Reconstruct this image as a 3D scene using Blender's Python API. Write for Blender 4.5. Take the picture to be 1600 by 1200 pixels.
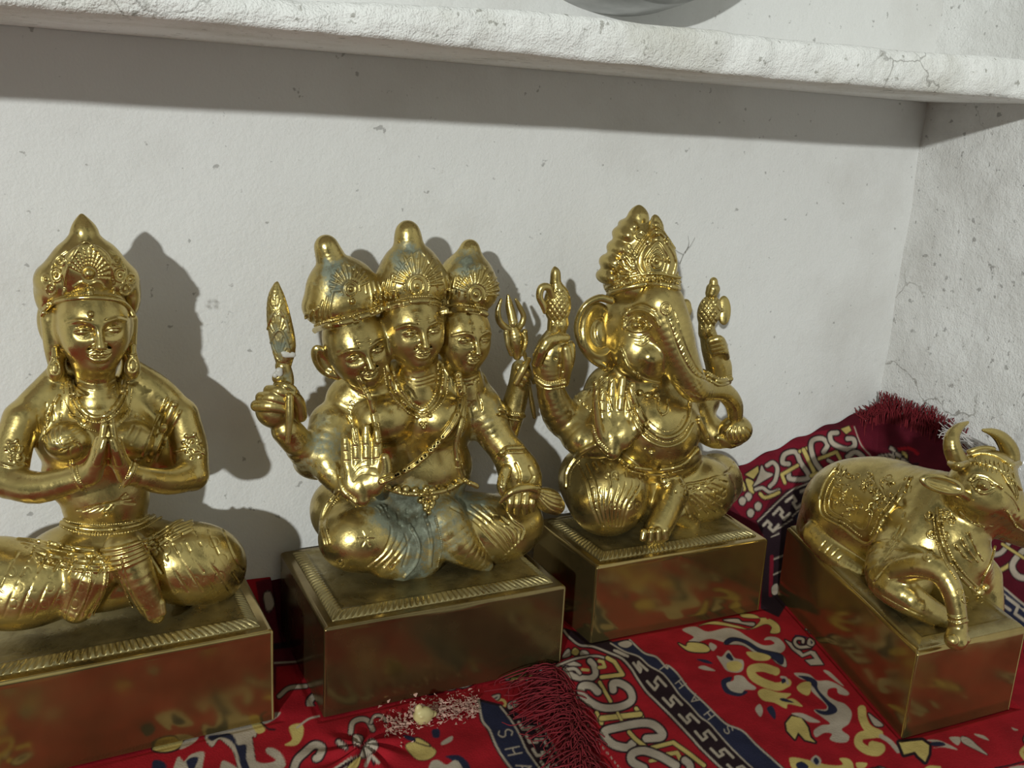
import bpy, math
import numpy as np
from mathutils import Matrix, Vector

sc = bpy.context.scene
for o in list(bpy.data.objects):
    bpy.data.objects.remove(o)

# ---------------------------------------------------------------- camera
F_PX = 1549.8865
CAM = np.array([-0.12381061, -0.49752844, 0.33178471])
ROT = np.array([[0.88629816, -0.45972409, 0.05594047],
                [0.07170046, 0.2555491, 0.96413365],
                [-0.45753101, -0.85049892, 0.25945513]])   # rows: right, up, back
cam_data = bpy.data.cameras.new('camera')
cam_data.sensor_fit = 'HORIZONTAL'
cam_data.sensor_width = 36.0
cam_data.lens = F_PX / 1600 * 36.0
cam_data.clip_start = 0.01
cam = bpy.data.objects.new('camera', cam_data)
sc.collection.objects.link(cam)
mw = Matrix.Identity(4)
for i in range(3):
    for j in range(3):
        mw[i][j] = ROT[j][i]
    mw[i][3] = CAM[i]
cam.matrix_world = mw
sc.camera = cam

# ---------------------------------------------------------------- light
sc.view_settings.view_transform = 'Standard'
sc.view_settings.look = 'None'
sc.view_settings.gamma = 1.0
sc.view_settings.use_curve_mapping = False
sc.view_settings.exposure = 0.0

LAMP = (-2.4465, -3.2441, 1.2678)
lamp_data = bpy.data.lights.new('room_bulb', 'POINT')
lamp_data.energy = 490.0
lamp_data.color = (0.955, 1.0, 0.965)
lamp_data.shadow_soft_size = 0.05
lamp = bpy.data.objects.new('room_bulb', lamp_data)
lamp.location = LAMP
sc.collection.objects.link(lamp)

world = bpy.data.worlds.new('room_ambience')
sc.world = world
world.use_nodes = True
wn, wl = world.node_tree.nodes, world.node_tree.links
wn.clear()
w_out = wn.new('ShaderNodeOutputWorld')
w_bg = wn.new('ShaderNodeBackground')
w_tc = wn.new('ShaderNodeTexCoord')
w_sep = wn.new('ShaderNodeSeparateXYZ')
w_map = wn.new('ShaderNodeMapRange')
w_ramp = wn.new('ShaderNodeValToRGB')
w_noise = wn.new('ShaderNodeTexNoise')
w_nr = wn.new('ShaderNodeValToRGB')
w_mix = wn.new('ShaderNodeMix')
wl.new(w_tc.outputs['Generated'], w_sep.inputs[0])
wl.new(w_sep.outputs['Z'], w_map.inputs['Value'])
w_map.inputs['From Min'].default_value = -1.0
w_map.inputs['From Max'].default_value = 1.0
wl.new(w_map.outputs[0], w_ramp.inputs[0])
e = w_ramp.color_ramp.elements
e[0].position, e[0].color = 0.0, (0.20, 0.195, 0.175, 1)
e[1].position, e[1].color = 1.0, (0.32, 0.34, 0.325, 1)
for p_, c_ in ((0.40, (0.17, 0.17, 0.155, 1)), (0.47, (0.12, 0.122, 0.112, 1)), (0.62, (0.28, 0.295, 0.28, 1))):
    x_ = w_ramp.color_ramp.elements.new(p_)
    x_.color = c_
w_noise.inputs['Scale'].default_value = 2.6
w_noise.inputs['Detail'].default_value = 1.0
wl.new(w_tc.outputs['Generated'], w_noise.inputs['Vector'])
wl.new(w_noise.outputs[0], w_nr.inputs[0])
e = w_nr.color_ramp.elements
e[0].position, e[0].color = 0.44, (0.25, 0.24, 0.22, 1)
e[1].position, e[1].color = 0.58, (1.7, 1.7, 1.65, 1)
w_mix.data_type = 'RGBA'
w_mix.blend_type = 'MULTIPLY'
w_mix.inputs['Factor'].default_value = 1.0
wl.new(w_ramp.outputs[0], w_mix.inputs['A'])
wl.new(w_nr.outputs[0], w_mix.inputs['B'])
wl.new(w_mix.outputs['Result'], w_bg.inputs['Color'])
w_bg.inputs['Strength'].default_value = 1.0
wl.new(w_bg.outputs[0], w_out.inputs[0])


def V3(a, b, c):
    """direction: a to the picture's right, b up, c towards the viewer"""
    return ROT[0] * a + ROT[1] * b + ROT[2] * c

# ---------------------------------------------------------------- pixel rays
def ray(px, py):
    d = np.array([(px - 800) / F_PX, -(py - 600) / F_PX, -1.0])
    return ROT.T @ d
def P(px, py, y):
    """point of the photograph's (px, py) lying in the upright plane y"""
    d = ray(px, py)
    return CAM + d * ((y - CAM[1]) / d[1])
def PZ(px, py, z):
    d = ray(px, py)
    return CAM + d * ((z - CAM[2]) / d[2])
def PX(px, py, x):
    d = ray(px, py)
    return CAM + d * ((x - CAM[0]) / d[0])
def pscale(p):
    """metres per pixel at a point"""
    return float(-(ROT[2] @ (np.asarray(p) - CAM)) / F_PX)
def spline(pts, n=8, closed=False):
    pts = np.asarray(pts, float)
    m = len(pts)
    if m < 3:
        t = np.linspace(0, 1, n + 1)[:, None]
        return pts[0] * (1 - t) + pts[-1] * t
    out = []
    rng_ = range(m) if closed else range(m - 1)
    for i in rng_:
        p1, p2 = pts[i], pts[(i + 1) % m]
        p0 = pts[(i - 1) % m] if (closed or i > 0) else 2 * p1 - p2
        p3 = pts[(i + 2) % m] if (closed or i < m - 2) else 2 * p2 - p1
        for t in np.arange(n) / n:
            out.append(.5 * (2 * p1 + (p2 - p0) * t + (2 * p0 - 5 * p1 + 4 * p2 - p3) * t * t + (3 * p1 - p0 - 3 * p2 + p3) * t ** 3))
    if not closed:
        out.append(pts[-1])
    return np.array(out)
def resample(pts, step, closed=False):
    pts = np.asarray(pts, float)
    if closed:
        pts = np.vstack([pts, pts[:1]])
    L = np.r_[0, np.cumsum(np.linalg.norm(np.diff(pts, axis=0), axis=1))]
    n = max(2, int(round(L[-1] / step)) + 1)
    s = np.linspace(0, L[-1], n)
    if closed:
        s = s[:-1]
    return np.stack([np.interp(s, L, pts[:, k]) for k in range(pts.shape[1])], 1)

# ---------------------------------------------------------------- numpy noise
def vnoise(p, seed=0):
    p = np.asarray(p, np.float64)
    i = np.floor(p).astype(np.int64)
    f = p - i
    f = f * f * (3 - 2 * f)
    def h(a, b, c):
        n = (a * 73856093) ^ (b * 19349663) ^ (c * 83492791) ^ (seed * 2654435761)
        n = (n ^ (n >> 13)) * 1274126177
        n = n ^ (n >> 16)
        return (n & 0xffff) / 65535.0
    r = 0
    for dx in (0, 1):
        for dy in (0, 1):
            for dz in (0, 1):
                w = (f[:, 0] if dx else 1 - f[:, 0]) * (f[:, 1] if dy else 1 - f[:, 1]) * (f[:, 2] if dz else 1 - f[:, 2])
                r = r + w * h(i[:, 0] + dx, i[:, 1] + dy, i[:, 2] + dz)
    return r * 2 - 1
def fbm(p, scale, octaves=4, seed=0, gain=.5):
    r, a, s = 0, 1.0, scale
    for k in range(octaves):
        r = r + a * vnoise(np.asarray(p) * s, seed + k * 17)
        a *= gain
        s *= 2.03
    return r

# ---------------------------------------------------------------- objects
def new_mesh(name, verts, faces, mat=None, parent=None, smooth=True):
    me = bpy.data.meshes.new(name)
    verts = np.asarray(verts, np.float32)
    if isinstance(faces, np.ndarray):
        k = faces.shape[1]
        me.vertices.add(len(verts))
        me.vertices.foreach_set('co', verts.ravel())
        me.loops.add(faces.size)
        me.loops.foreach_set('vertex_index', faces.astype(np.int32).ravel())
        me.polygons.add(len(faces))
        me.polygons.foreach_set('loop_start', np.arange(0, faces.size, k, dtype=np.int32))
        me.polygons.foreach_set('loop_total', np.full(len(faces), k, np.int32))
        me.update(calc_edges=True)
    else:
        me.from_pydata(verts.tolist(), [], faces)
        me.update()
    me.polygons.foreach_set('use_smooth', np.full(len(me.polygons), smooth, dtype=bool))
    o = bpy.data.objects.new(name, me)
    sc.collection.objects.link(o)
    if mat:
        me.materials.append(mat)
    if parent:
        o.parent = parent
        o.matrix_parent_inverse = parent_inv(parent)
    return o
def parent_inv(par):
    return Matrix.Translation(-par.location) if par.type == "EMPTY" else Matrix.Identity(4)
def tag(o, label=None, cat=None, group=None, kind=None):
    if label: o['label'] = label
    if cat: o['category'] = cat
    if group: o['group'] = group
    if kind: o['kind'] = kind
    return o
def empty(name, loc):
    o = bpy.data.objects.new(name, None)
    o.empty_display_size = .02
    o.location = loc
    sc.collection.objects.link(o)
    return o
def add_attr(o, name, vals):
    a = o.data.attributes.new(name, 'FLOAT', 'POINT')
    a.data.foreach_set('value', np.asarray(vals, np.float32))
def add_color(o, name, rgb):
    a = o.data.color_attributes.new(name, 'FLOAT_COLOR', 'POINT')
    c = np.ones((len(rgb), 4), np.float32)
    c[:, :3] = rgb
    a.data.foreach_set('color', c.ravel())
def grid_faces(nu, nv, closed_u=False, closed_v=False):
    iu = np.arange(nu if closed_u else nu - 1)
    iv = np.arange(nv if closed_v else nv - 1)
    a, b = np.meshgrid(iu, iv, indexing='ij')
    a2, b2 = (a + 1) % nu, (b + 1) % nv
    return np.stack([a * nv + b, a2 * nv + b, a2 * nv + b2, a * nv + b2], -1).reshape(-1, 4)
def lathe_pts(profile, n=64):
    prof = np.asarray(profile, float)
    t = np.linspace(0, 2 * np.pi, n, endpoint=False)
    v = np.stack([prof[:, 0, None] * np.cos(t), prof[:, 0, None] * np.sin(t), np.repeat(prof[:, 1, None], n, 1)], -1)
    return v.reshape(-1, 3), grid_faces(len(prof), n, False, True)

# ---------------------------------------------------------------- signed distance sculpting
class Sdf:
    """a sculpture: primitives blended into one skin"""
    def __init__(s, host=None):
        s.ops = []
        s.main = []
        s.detail = False
        s.host = host or []
    def _add(s, fn, lo, hi, k, mode):
        lo, hi = np.asarray(lo, float), np.asarray(hi, float)
        if not s.detail:
            c8 = np.array([[(lo, hi)[a][0], (lo, hi)[b][1], (lo, hi)[c][2]] for a in (0, 1) for b in (0, 1) for c in (0, 1)])
            q = (c8 - CAM) @ ROT.T
            px, py = 800 - F_PX * q[:, 0] / q[:, 2], 600 + F_PX * q[:, 1] / q[:, 2]
            m = (k + .001) / .0003
            s.main.append((len(s.ops), px.min() - m, px.max() + m, py.min() - m, py.max() + m))
        s.ops.append((fn, np.asarray(lo, np.float64) - k - .0006, np.asarray(hi, np.float64) + k + .0006, k, mode))
    # primitives in metres
    def ell(s, c, r, R=None, k=.003, mode='add'):
        c, r = np.asarray(c, float), np.asarray(r, float)
        R = np.eye(3) if R is None else R      # rows are the ellipsoid's own axes
        ext = np.sqrt(((R * r[:, None]) ** 2).sum(0))
        def fn(p, lo, hi):
            q = (p - c) @ R.T
            k0 = np.sqrt(((q / r) ** 2).sum(1))
            k1 = np.sqrt(((q / (r * r)) ** 2).sum(1)) + 1e-9
            return k0 * (k0 - 1) / k1
        s._add(fn, c - ext, c + ext, k, mode)
    def segs(s, A, B, ra, rb, k=.002, mode='add'):
        A, B = np.atleast_2d(A).astype(float), np.atleast_2d(B).astype(float)
        ra, rb = np.broadcast_to(ra, len(A)).astype(float), np.broadcast_to(rb, len(A)).astype(float)
        rm = np.maximum(ra, rb)[:, None]
        slo, shi = np.minimum(A, B) - rm, np.maximum(A, B) + rm
        pad = k + .0012
        def fn(p, lo, hi):
            d = np.full(len(p), .02)
            if lo is None:
                idx = range(len(A))
            else:
                idx = np.nonzero(((slo - pad < hi) & (shi + pad > lo)).all(1))[0]
            for i in idx:
                ba = B[i] - A[i]
                L2 = ba @ ba + 1e-12
                pa = p - A[i]
                h = np.clip(pa @ ba / L2, 0, 1)
                q = pa - h[:, None] * ba
                np.minimum(d, np.sqrt((q * q).sum(1)) - (ra[i] + (rb[i] - ra[i]) * h), out=d)
            return d
        s._add(fn, slo.min(0), shi.max(0), k, mode)
    def chain(s, pts, rad, k=.002, mode='add'):
        pts = np.asarray(pts, float)
        rad = np.broadcast_to(rad, len(pts)).astype(float)
        s.segs(pts[:-1], pts[1:], rad[:-1], rad[1:], k, mode)
    def balls(s, pts, r, k=.0002, mode='add'):
        pts = np.asarray(pts, float)
        s.segs(pts, pts + 1e-6, r, r, k, mode)
    def slab(s, c, half, R=None, rnd=.001, k=.001, mode='add', bulge=None):
        c, half = np.asarray(c, float), np.asarray(half, float)
        R = np.eye(3) if R is None else R
        ext = (np.abs(R) * half[:, None]).sum(0)
        def fn(p, lo, hi):
            q = np.abs((p - c) @ R.T) - (half - rnd)
            return np.sqrt((np.maximum(q, 0) ** 2).sum(1)) + np.minimum(q.max(1), 0) - rnd
        s._add(fn, c - ext, c + ext, k, mode)
    def torus(s, c, R, a, b, r, k=.0003, mode='add', n=28, t0=0, t1=2 * math.pi):
        t = np.linspace(t0, t1, n + 1)
        pts = np.asarray(c) + np.outer(np.cos(t) * a, R[0]) + np.outer(np.sin(t) * b, R[1])
        s.chain(pts, r, k, mode)
    # pixel authored
    def pe(s, px, py, y, r, rot=(0, 0, 0), k=8, mode='add'):
        """ellipsoid: centre at pixel in plane y, radii in pixels (across, deep, high), rot degrees about x, y, z"""
        c = P(px, py, y)
        m = pscale(c)
        s.ell(c, np.asarray(r, float) * m, euler(rot), k * m, mode)
    def pc(s, pts, k=6, mode='add', n=4, smooth=True):
        """tapering limb through (px, py, y, r_px)"""
        q = []
        for a in pts:
            c = P(a[0], a[1], a[2])
            q.append([*c, a[3] * pscale(c)])
        q = np.array(q)
        if smooth and len(q) > 2:
            q = spline(q, n)
        s.chain(q[:, :3], q[:, 3], k * pscale(q[0, :3]), mode)
    def eval(s, p, lo=None, hi=None):
        d = np.full(len(p), .05)
        if lo is None:
            blo, bhi = p.min(0), p.max(0)
        for fn, l, h, k, mode in s.ops:
            if lo is not None and ((l > hi).any() or (h < lo).any()):
                continue
            if lo is None:
                if mode != 'add' and ((l > bhi).any() or (h < blo).any()):
                    continue
                m = ((p > l) & (p < h)).all(1)
                if not m.any():
                    # far away: coarse distance to the box keeps marching safe
                    if mode == 'add':
                        q = np.maximum(np.maximum(l - p, p - h), 0)
                        d = np.minimum(d, np.sqrt((q * q).sum(1)) + .0015)
                    continue
                e = np.full(len(p), .05)
                if mode == 'add':
                    q = np.maximum(np.maximum(l - p, p - h), 0)
                    e = np.sqrt((q * q).sum(1)) + .0015
                e[m] = fn(p[m], None, None)
                if mode != 'add':
                    e[~m] = 1.0
            else:
                e = fn(p, lo, hi)
            if mode == 'add':
                hh = np.maximum(k - np.abs(d - e), 0) / k
                d = np.minimum(d, e) - hh * hh * k * .25
            else:
                hh = np.maximum(k - np.abs(d + e), 0) / k
                d = np.maximum(d, -e) + hh * hh * k * .25
        return d
    def full(s, p):
        d = s.eval(p)
        for h in s.host:
            d = np.minimum(d, h.eval(p))
        return d
    def hit(s, pix, y_near=-.25, y_far=.058):
        """where the camera rays through these pixels first meet the sculpture so far"""
        pix = np.asarray(pix, float)
        D = np.array([ray(a, b) for a, b in pix])
        D /= np.linalg.norm(D, axis=1)[:, None]
        t0 = (y_near - CAM[1]) / D[:, 1]
        t1 = (y_far - CAM[1]) / D[:, 1]
        lo_, hi_ = pix.min(0), pix.max(0)
        near = []
        for h_ in [s] + list(s.host):
            q_ = Sdf()
            q_.ops = [h_.ops[i] for i, a, b, c, d_ in h_.main if a < hi_[0] and b > lo_[0] and c < hi_[1] and d_ > lo_[1]]
            near.append(q_)
        t = t0.copy()
        ok = np.zeros(len(t), bool)
        for _ in range(90):
            pt = CAM + D * t[:, None]
            d = near[0].eval(pt)
            for q_ in near[1:]:
                d = np.minimum(d, q_.eval(pt))
            ok |= d < .00008
            t = np.where(ok, t, t + np.maximum(d * .8, .00008))
            if (ok | (t > t1)).all():
                break
        pts = CAM + D * t[:, None]
        pts[~ok | (t > t1)] = np.nan
        return pts
    def _track(s, pix, step_px=4, closed=False, raw=False):
        pix = np.asarray(pix, float)
        if not raw:
            pix = spline(pix, 8, closed)
        if closed:
            pix = np.vstack([pix, pix[:1]])
        pix = resample(pix, step_px)
        h = s.hit(pix)
        g = h[~np.isnan(h[:, 0])]
        if len(g) < 2:
            return g
        # drop jumps in depth
        med = np.median(g[:, 1])
        return g
    def curve(s, pix, r=1.6, mode='cut', k=1.0, closed=False, raw=False, step=4, target=None, out=0.0, jump=20):
        """line following the surface: groove or ridge, radius in pixels"""
        g = s._track(pix, step, closed, raw)
        if len(g) < 2:
            return
        m = pscale(g[0])
        if out:
            v = CAM - g
            g = g + v / np.linalg.norm(v, axis=1)[:, None] * out * m
        if mode == 'cut':
            r, k = r * 1.25, k * .7
        keep = np.linalg.norm(np.diff(g, axis=0), axis=1) < jump * m
        A, B = g[:-1][keep], g[1:][keep]
        if len(A):
            T = target or s
            T.detail = True
            T.segs(A, B, r * m, r * m, k * m, 'add' if mode == 'add' else 'sub')
            T.detail = False
    def beads(s, pix, r=2.5, gap=1.9, k=.3, closed=False, target=None, raw=False):
        g = s._track(pix, 2, closed, raw)
        if len(g) < 2:
            return
        m = pscale(g[0])
        cut = np.nonzero(np.linalg.norm(np.diff(g, axis=0), axis=1) > 24 * m)[0] + 1
        T = target or s
        T.detail = True
        for part in np.split(g, cut):
            if len(part) > 2:
                T.balls(resample(part, r * m * gap), r * m, k * m)
        T.detail = False
    def ring(s, px, py, a, b=None, r=1.2, mode='cut', k=.6, ang=0, target=None):
        b = b or a
        t = np.linspace(0, 2 * np.pi, 17)
        c, n = math.cos(math.radians(ang)), math.sin(math.radians(ang))
        pix = np.stack([px + a * np.cos(t) * c - b * np.sin(t) * n, py + a * np.cos(t) * n + b * np.sin(t) * c], 1)
        s.curve(pix, r, mode, k, raw=True, step=2, target=target)
    def bump(s, px, py, r, out=0, k=1.5, target=None, mode='add'):
        h = s.hit([(px, py)])[0]
        if np.isnan(h[0]):
            return
        m = pscale(h)
        v = (CAM - h) / np.linalg.norm(CAM - h)
        T = target or s
        T.detail = True
        T.balls([h + v * out * m], r * m, k * m, mode)
        T.detail = False
    # meshing
    def mesh(s, h=.0004, N=20, relax=1):
        lo = np.min([o[1] for o in s.ops if o[4] == 'add'], 0) - 2 * h
        hi = np.max([o[2] for o in s.ops if o[4] == 'add'], 0) + 2 * h
        bs = N * h
        nb = np.ceil((hi - lo) / bs).astype(int) + 1
        G = nb * N + 4
        lat = [lo[i] + h * np.arange(-1, G[i]) for i in range(3)]
        ids, pos, quads = [], [], []
        corner = np.array([[a, b, c] for a in (0, 1) for b in (0, 1) for c in (0, 1)])
        edges = [(a, b) for a in range(8) for b in range(a + 1, 8) if np.abs(corner[a] - corner[b]).sum() == 1]
        ts = np.linspace(0, 1, 4)
        cg = np.array([[a, b, c] for a in ts for b in ts for c in ts])
        adds = [o for o in s.ops]
        for bx in range(nb[0]):
            for by in range(nb[1]):
                for bz in range(nb[2]):
                    b0 = lo + np.array([bx, by, bz]) * bs
                    b1 = b0 + bs
                    act = [o for o in adds if not ((o[1] > b1).any() or (o[2] < b0).any())]
                    if not any(o[4] == 'add' for o in act):
                        continue
                    sub = Sdf()
                    sub.ops = act
                    d = sub.eval(b0 + cg * bs, b0 - h, b1 + h)
                    if d.min() > bs * .45 or d.max() < -bs * .45:
                        continue
                    o = np.array([bx, by, bz]) * N
                    ax = [lo[i] + h * (o[i] + np.arange(-1, N + 1)) for i in range(3)]
                    X, Y, Z = np.meshgrid(*ax, indexing='ij')
                    V = sub.eval(np.stack([X.ravel(), Y.ravel(), Z.ravel()], 1), b0 - h, b1 + h).reshape(X.shape)
                    S = V < 0
                    if S.all() or not S.any():
                        continue
                    n1 = N + 1
                    cnt = sum(S[a:a + n1, b:b + n1, c:c + n1].astype(np.int8) for a, b, c in corner)
                    ci = np.argwhere((cnt > 0) & (cnt < 8))
                    if not len(ci):
                        continue
                    vals = np.stack([V[ci[:, 0] + a, ci[:, 1] + b, ci[:, 2] + c] for a, b, c in corner], 1)
                    acc = np.zeros((len(ci), 3))
                    num = np.zeros(len(ci))
                    for a, b in edges:
                        va, vb = vals[:, a], vals[:, b]
                        cr = (va < 0) != (vb < 0)
                        t = np.where(cr, va / np.where(cr, va - vb, 1), 0)
                        acc += np.where(cr[:, None], corner[a] + t[:, None] * (corner[b] - corner[a]), 0)
                        num += cr
                    pl = ci + acc / num[:, None]
                    gc = ci - 1 + o + 2
                    ids.append((gc[:, 0] * int(G[1] + 8) + gc[:, 1]) * int(G[2] + 8) + gc[:, 2])
                    pos.append(lo + h * (pl - 1 + o))
                    def gid(c):
                        c = c - 1 + o + 2
                        return (c[:, 0] * int(G[1] + 8) + c[:, 1]) * int(G[2] + 8) + c[:, 2]
                    for ax_ in range(3):
                        e = np.eye(3, dtype=int)[ax_]
                        u, v = np.eye(3, dtype=int)[(ax_ + 1) % 3], np.eye(3, dtype=int)[(ax_ + 2) % 3]
                        base = S[1:N + 1, 1:N + 1, 1:N + 1]
                        nxt = S[1 + e[0]:N + 1 + e[0], 1 + e[1]:N + 1 + e[1], 1 + e[2]:N + 1 + e[2]]
                        q = np.argwhere(base != nxt) + 1
                        if not len(q):
                            continue
                        inside = S[q[:, 0], q[:, 1], q[:, 2]]
                        f = np.stack([gid(q - u - v), gid(q - v), gid(q), gid(q - u)], 1)
                        f[~inside] = f[~inside][:, ::-1]
                        quads.append(f)
        ids = np.concatenate(ids)
        pos = np.concatenate(pos)
        quads = np.concatenate(quads)
        uid, first = np.unique(ids, return_index=True)
        V = pos[first]
        Fq = np.searchsorted(uid, quads)
        bad = (Fq >= len(uid)).any(1)
        Fq = Fq[~bad]
        for _ in range(relax):
            V = laplace(V, Fq, .5)
        return V, Fq
def laplace(V, Fq, w):
    a = np.concatenate([Fq[:, 0], Fq[:, 1], Fq[:, 2], Fq[:, 3]])
    b = np.concatenate([Fq[:, 1], Fq[:, 2], Fq[:, 3], Fq[:, 0]])
    n = np.bincount(a, minlength=len(V)) + 1e-9
    m = np.stack([np.bincount(a, V[b, k], len(V)) / n for k in range(3)], 1)
    return V * (1 - w) + np.where(n[:, None] > .5, m, V) * w
def euler(rot):
    a, b, c = np.radians(rot)
    Rx = np.array([[1, 0, 0], [0, math.cos(a), -math.sin(a)], [0, math.sin(a), math.cos(a)]])
    Ry = np.array([[math.cos(b), 0, math.sin(b)], [0, 1, 0], [-math.sin(b), 0, math.cos(b)]])
    Rz = np.array([[math.cos(c), -math.sin(c), 0], [math.sin(c), math.cos(c), 0], [0, 0, 1]])
    return (Rz @ Ry @ Rx).T
def unit(v):
    v = np.asarray(v, float)
    return v / np.linalg.norm(v)

class Frame:
    """local frame: x to the viewer's right, y out of the face, z up, in units of size"""
    def __init__(s, c, size, yaw=0, pitch=0, roll=0):
        # yaw > 0 turns the face towards +x, pitch > 0 looks down, roll > 0 leans the top to +x
        y, p, r = np.radians([yaw, pitch, roll])
        fwd = np.array([math.sin(y) * math.cos(p), -math.cos(y) * math.cos(p), -math.sin(p)])
        right = np.array([math.cos(y), math.sin(y), 0])
        up = np.cross(fwd, right) * -1
        up = np.cross(right, fwd) if up[2] < 0 else up
        if up[2] < 0: up = -up
        r2 = right * math.cos(r) - up * math.sin(r)
        u2 = up * math.cos(r) + right * math.sin(r)
        s.c, s.A, s.size = np.asarray(c, float), np.array([r2, fwd, u2]), size
    def w(s, *q):
        q = np.asarray(q, float)
        q = q.reshape(-1, 3)
        o = s.c + (q @ s.A) * s.size
        return o[0] if len(o) == 1 else o
class Local:
    """sculpt into an Sdf in the units of a Frame"""
    def __init__(s, sdf, fr):
        s.s, s.f = sdf, fr
    def ell(s, c, r, k=.2, mode='add', rot=(0, 0, 0)):
        s.s.ell(s.f.w(*c), np.asarray(r) * s.f.size, euler(rot) @ s.f.A, k * s.f.size, mode)
    def tube(s, pts, r, k=.05, mode='add', n=5):
        pts = np.asarray(pts, float)
        r = np.broadcast_to(r, len(pts))
        q = np.column_stack([s.f.w(*pts.ravel()), r * s.f.size])
        if len(q) > 2:
            q = spline(q, n)
        s.s.chain(q[:, :3], q[:, 3], k * s.f.size, mode)
    def balls(s, pts, r, k=.02, mode='add'):
        s.s.balls(s.f.w(*np.asarray(pts, float).ravel()).reshape(-1, 3), r * s.f.size, k * s.f.size, mode)
    def slab(s, c, half, rot=(0, 0, 0), rnd=.03, k=.05, mode='add'):
        s.s.slab(s.f.w(*c), np.asarray(half) * s.f.size, euler(rot) @ s.f.A, rnd * s.f.size, k * s.f.size, mode)

def sculpt_face(S, fr, smile=1.0, ears=(1, 1), skull=True, wide=1.0, mw=1.0):
    L = Local(S, fr)
    w = wide
    if skull:
        L.ell((0, -.22, .22), (1.0 * w, 1.05, 1.2), .3)
    L.ell((0, .08, -.42), (.84 * w, .84, .98), .5)
    L.ell((0, .18, -.05), (.9 * w, .8, .9), .4)
    L.ell((0, .62, -1.16), (.34, .27, .24), .3)
    L.ell((0, .44, -.95), (.62, .42, .36), .3)
    for sx in (-1, 1):
        L.ell((sx * .46 * w, .52, -.52), (.34, .3, .36), .35)
        L.ell((sx * .41 * w, 1.08, .0), (.33, .25, .17), .15, 'sub')
        L.ell((sx * .42 * w, .755, -.02), (.255, .18, .145), .025)
        L.tube([(sx * .15, .86, -.04), (sx * .28, .955, .085), (sx * .42 * w, .965, .115), (sx * .58 * w, .88, .07), (sx * .7 * w, .74, -.02)], [.022, .04, .042, .04, .022], .02)
        L.tube([(sx * .17, .86, -.06), (sx * .32, .93, -.125), (sx * .46 * w, .91, -.13), (sx * .66 * w, .77, -.05)], [.018, .026, .026, .018], .02)
        L.tube([(sx * .12, .97, .24), (sx * .3, .985, .33), (sx * .52 * w, .90, .35), (sx * .82 * w, .62, .18)], [.035, .045, .042, .022], .08)
        L.tube([(sx * .13, .93, .33), (sx * .33, .965, .41), (sx * .56 * w, .86, .43), (sx * .84 * w, .6, .26)], .022, .03, 'sub')
        L.ell((sx * .41 * w, .915, -.01), (.07, .035, .07), .02)
        L.ell((sx * .13, 1.03, -.44), (.1, .12, .085), .05)
        L.balls([(sx * .075, 1.12, -.52)], .04, .04, 'sub')
        L.tube([(0, 1.0, -.685), (sx * .09, 1.015, -.665), (sx * .2 * mw, .95, -.7), (sx * .33 * mw, .83, -.715 + .05 * smile)], [.05, .07, .055, .03], .05)
        L.tube([(0, .985, -.87), (sx * .13 * mw, .96, -.86), (sx * .3 * mw, .83, -.745 + .05 * smile)], [.085, .075, .03], .05)
        L.tube([(sx * .2, 1.0, -.45), (sx * .36, .87, -.58), (sx * .44, .77, -.72)], [.03, .035, .02], .08, 'sub')
        if ears[0 if sx < 0 else 1]:
            L.ell((sx * .98 * w, -.12, -.12), (.13, .26, .42), .08)
            L.ell((sx * 1.06 * w, .0, -.06), (.08, .16, .27), .05, 'sub')
            L.ell((sx * .99 * w, -.05, -.58), (.11, .15, .16), .1)
    L.tube([(0, .93, .22), (0, 1.02, .0), (0, 1.14, -.22), (0, 1.21, -.37)], [.08, .075, .1, .12], .12)
    L.ell((0, 1.2, -.4), (.13, .13, .11), .06)
    L.tube([(-.34 * mw, .86, -.715 + .06 * smile), (-.17 * mw, .98, -.765), (0, 1.045, -.765), (.17 * mw, .98, -.765), (.34 * mw, .86, -.715 + .06 * smile)], .026, .03, 'sub')
    L.tube([(0, 1.08, -.53), (0, 1.06, -.62)], .03, .04, 'sub')

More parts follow.
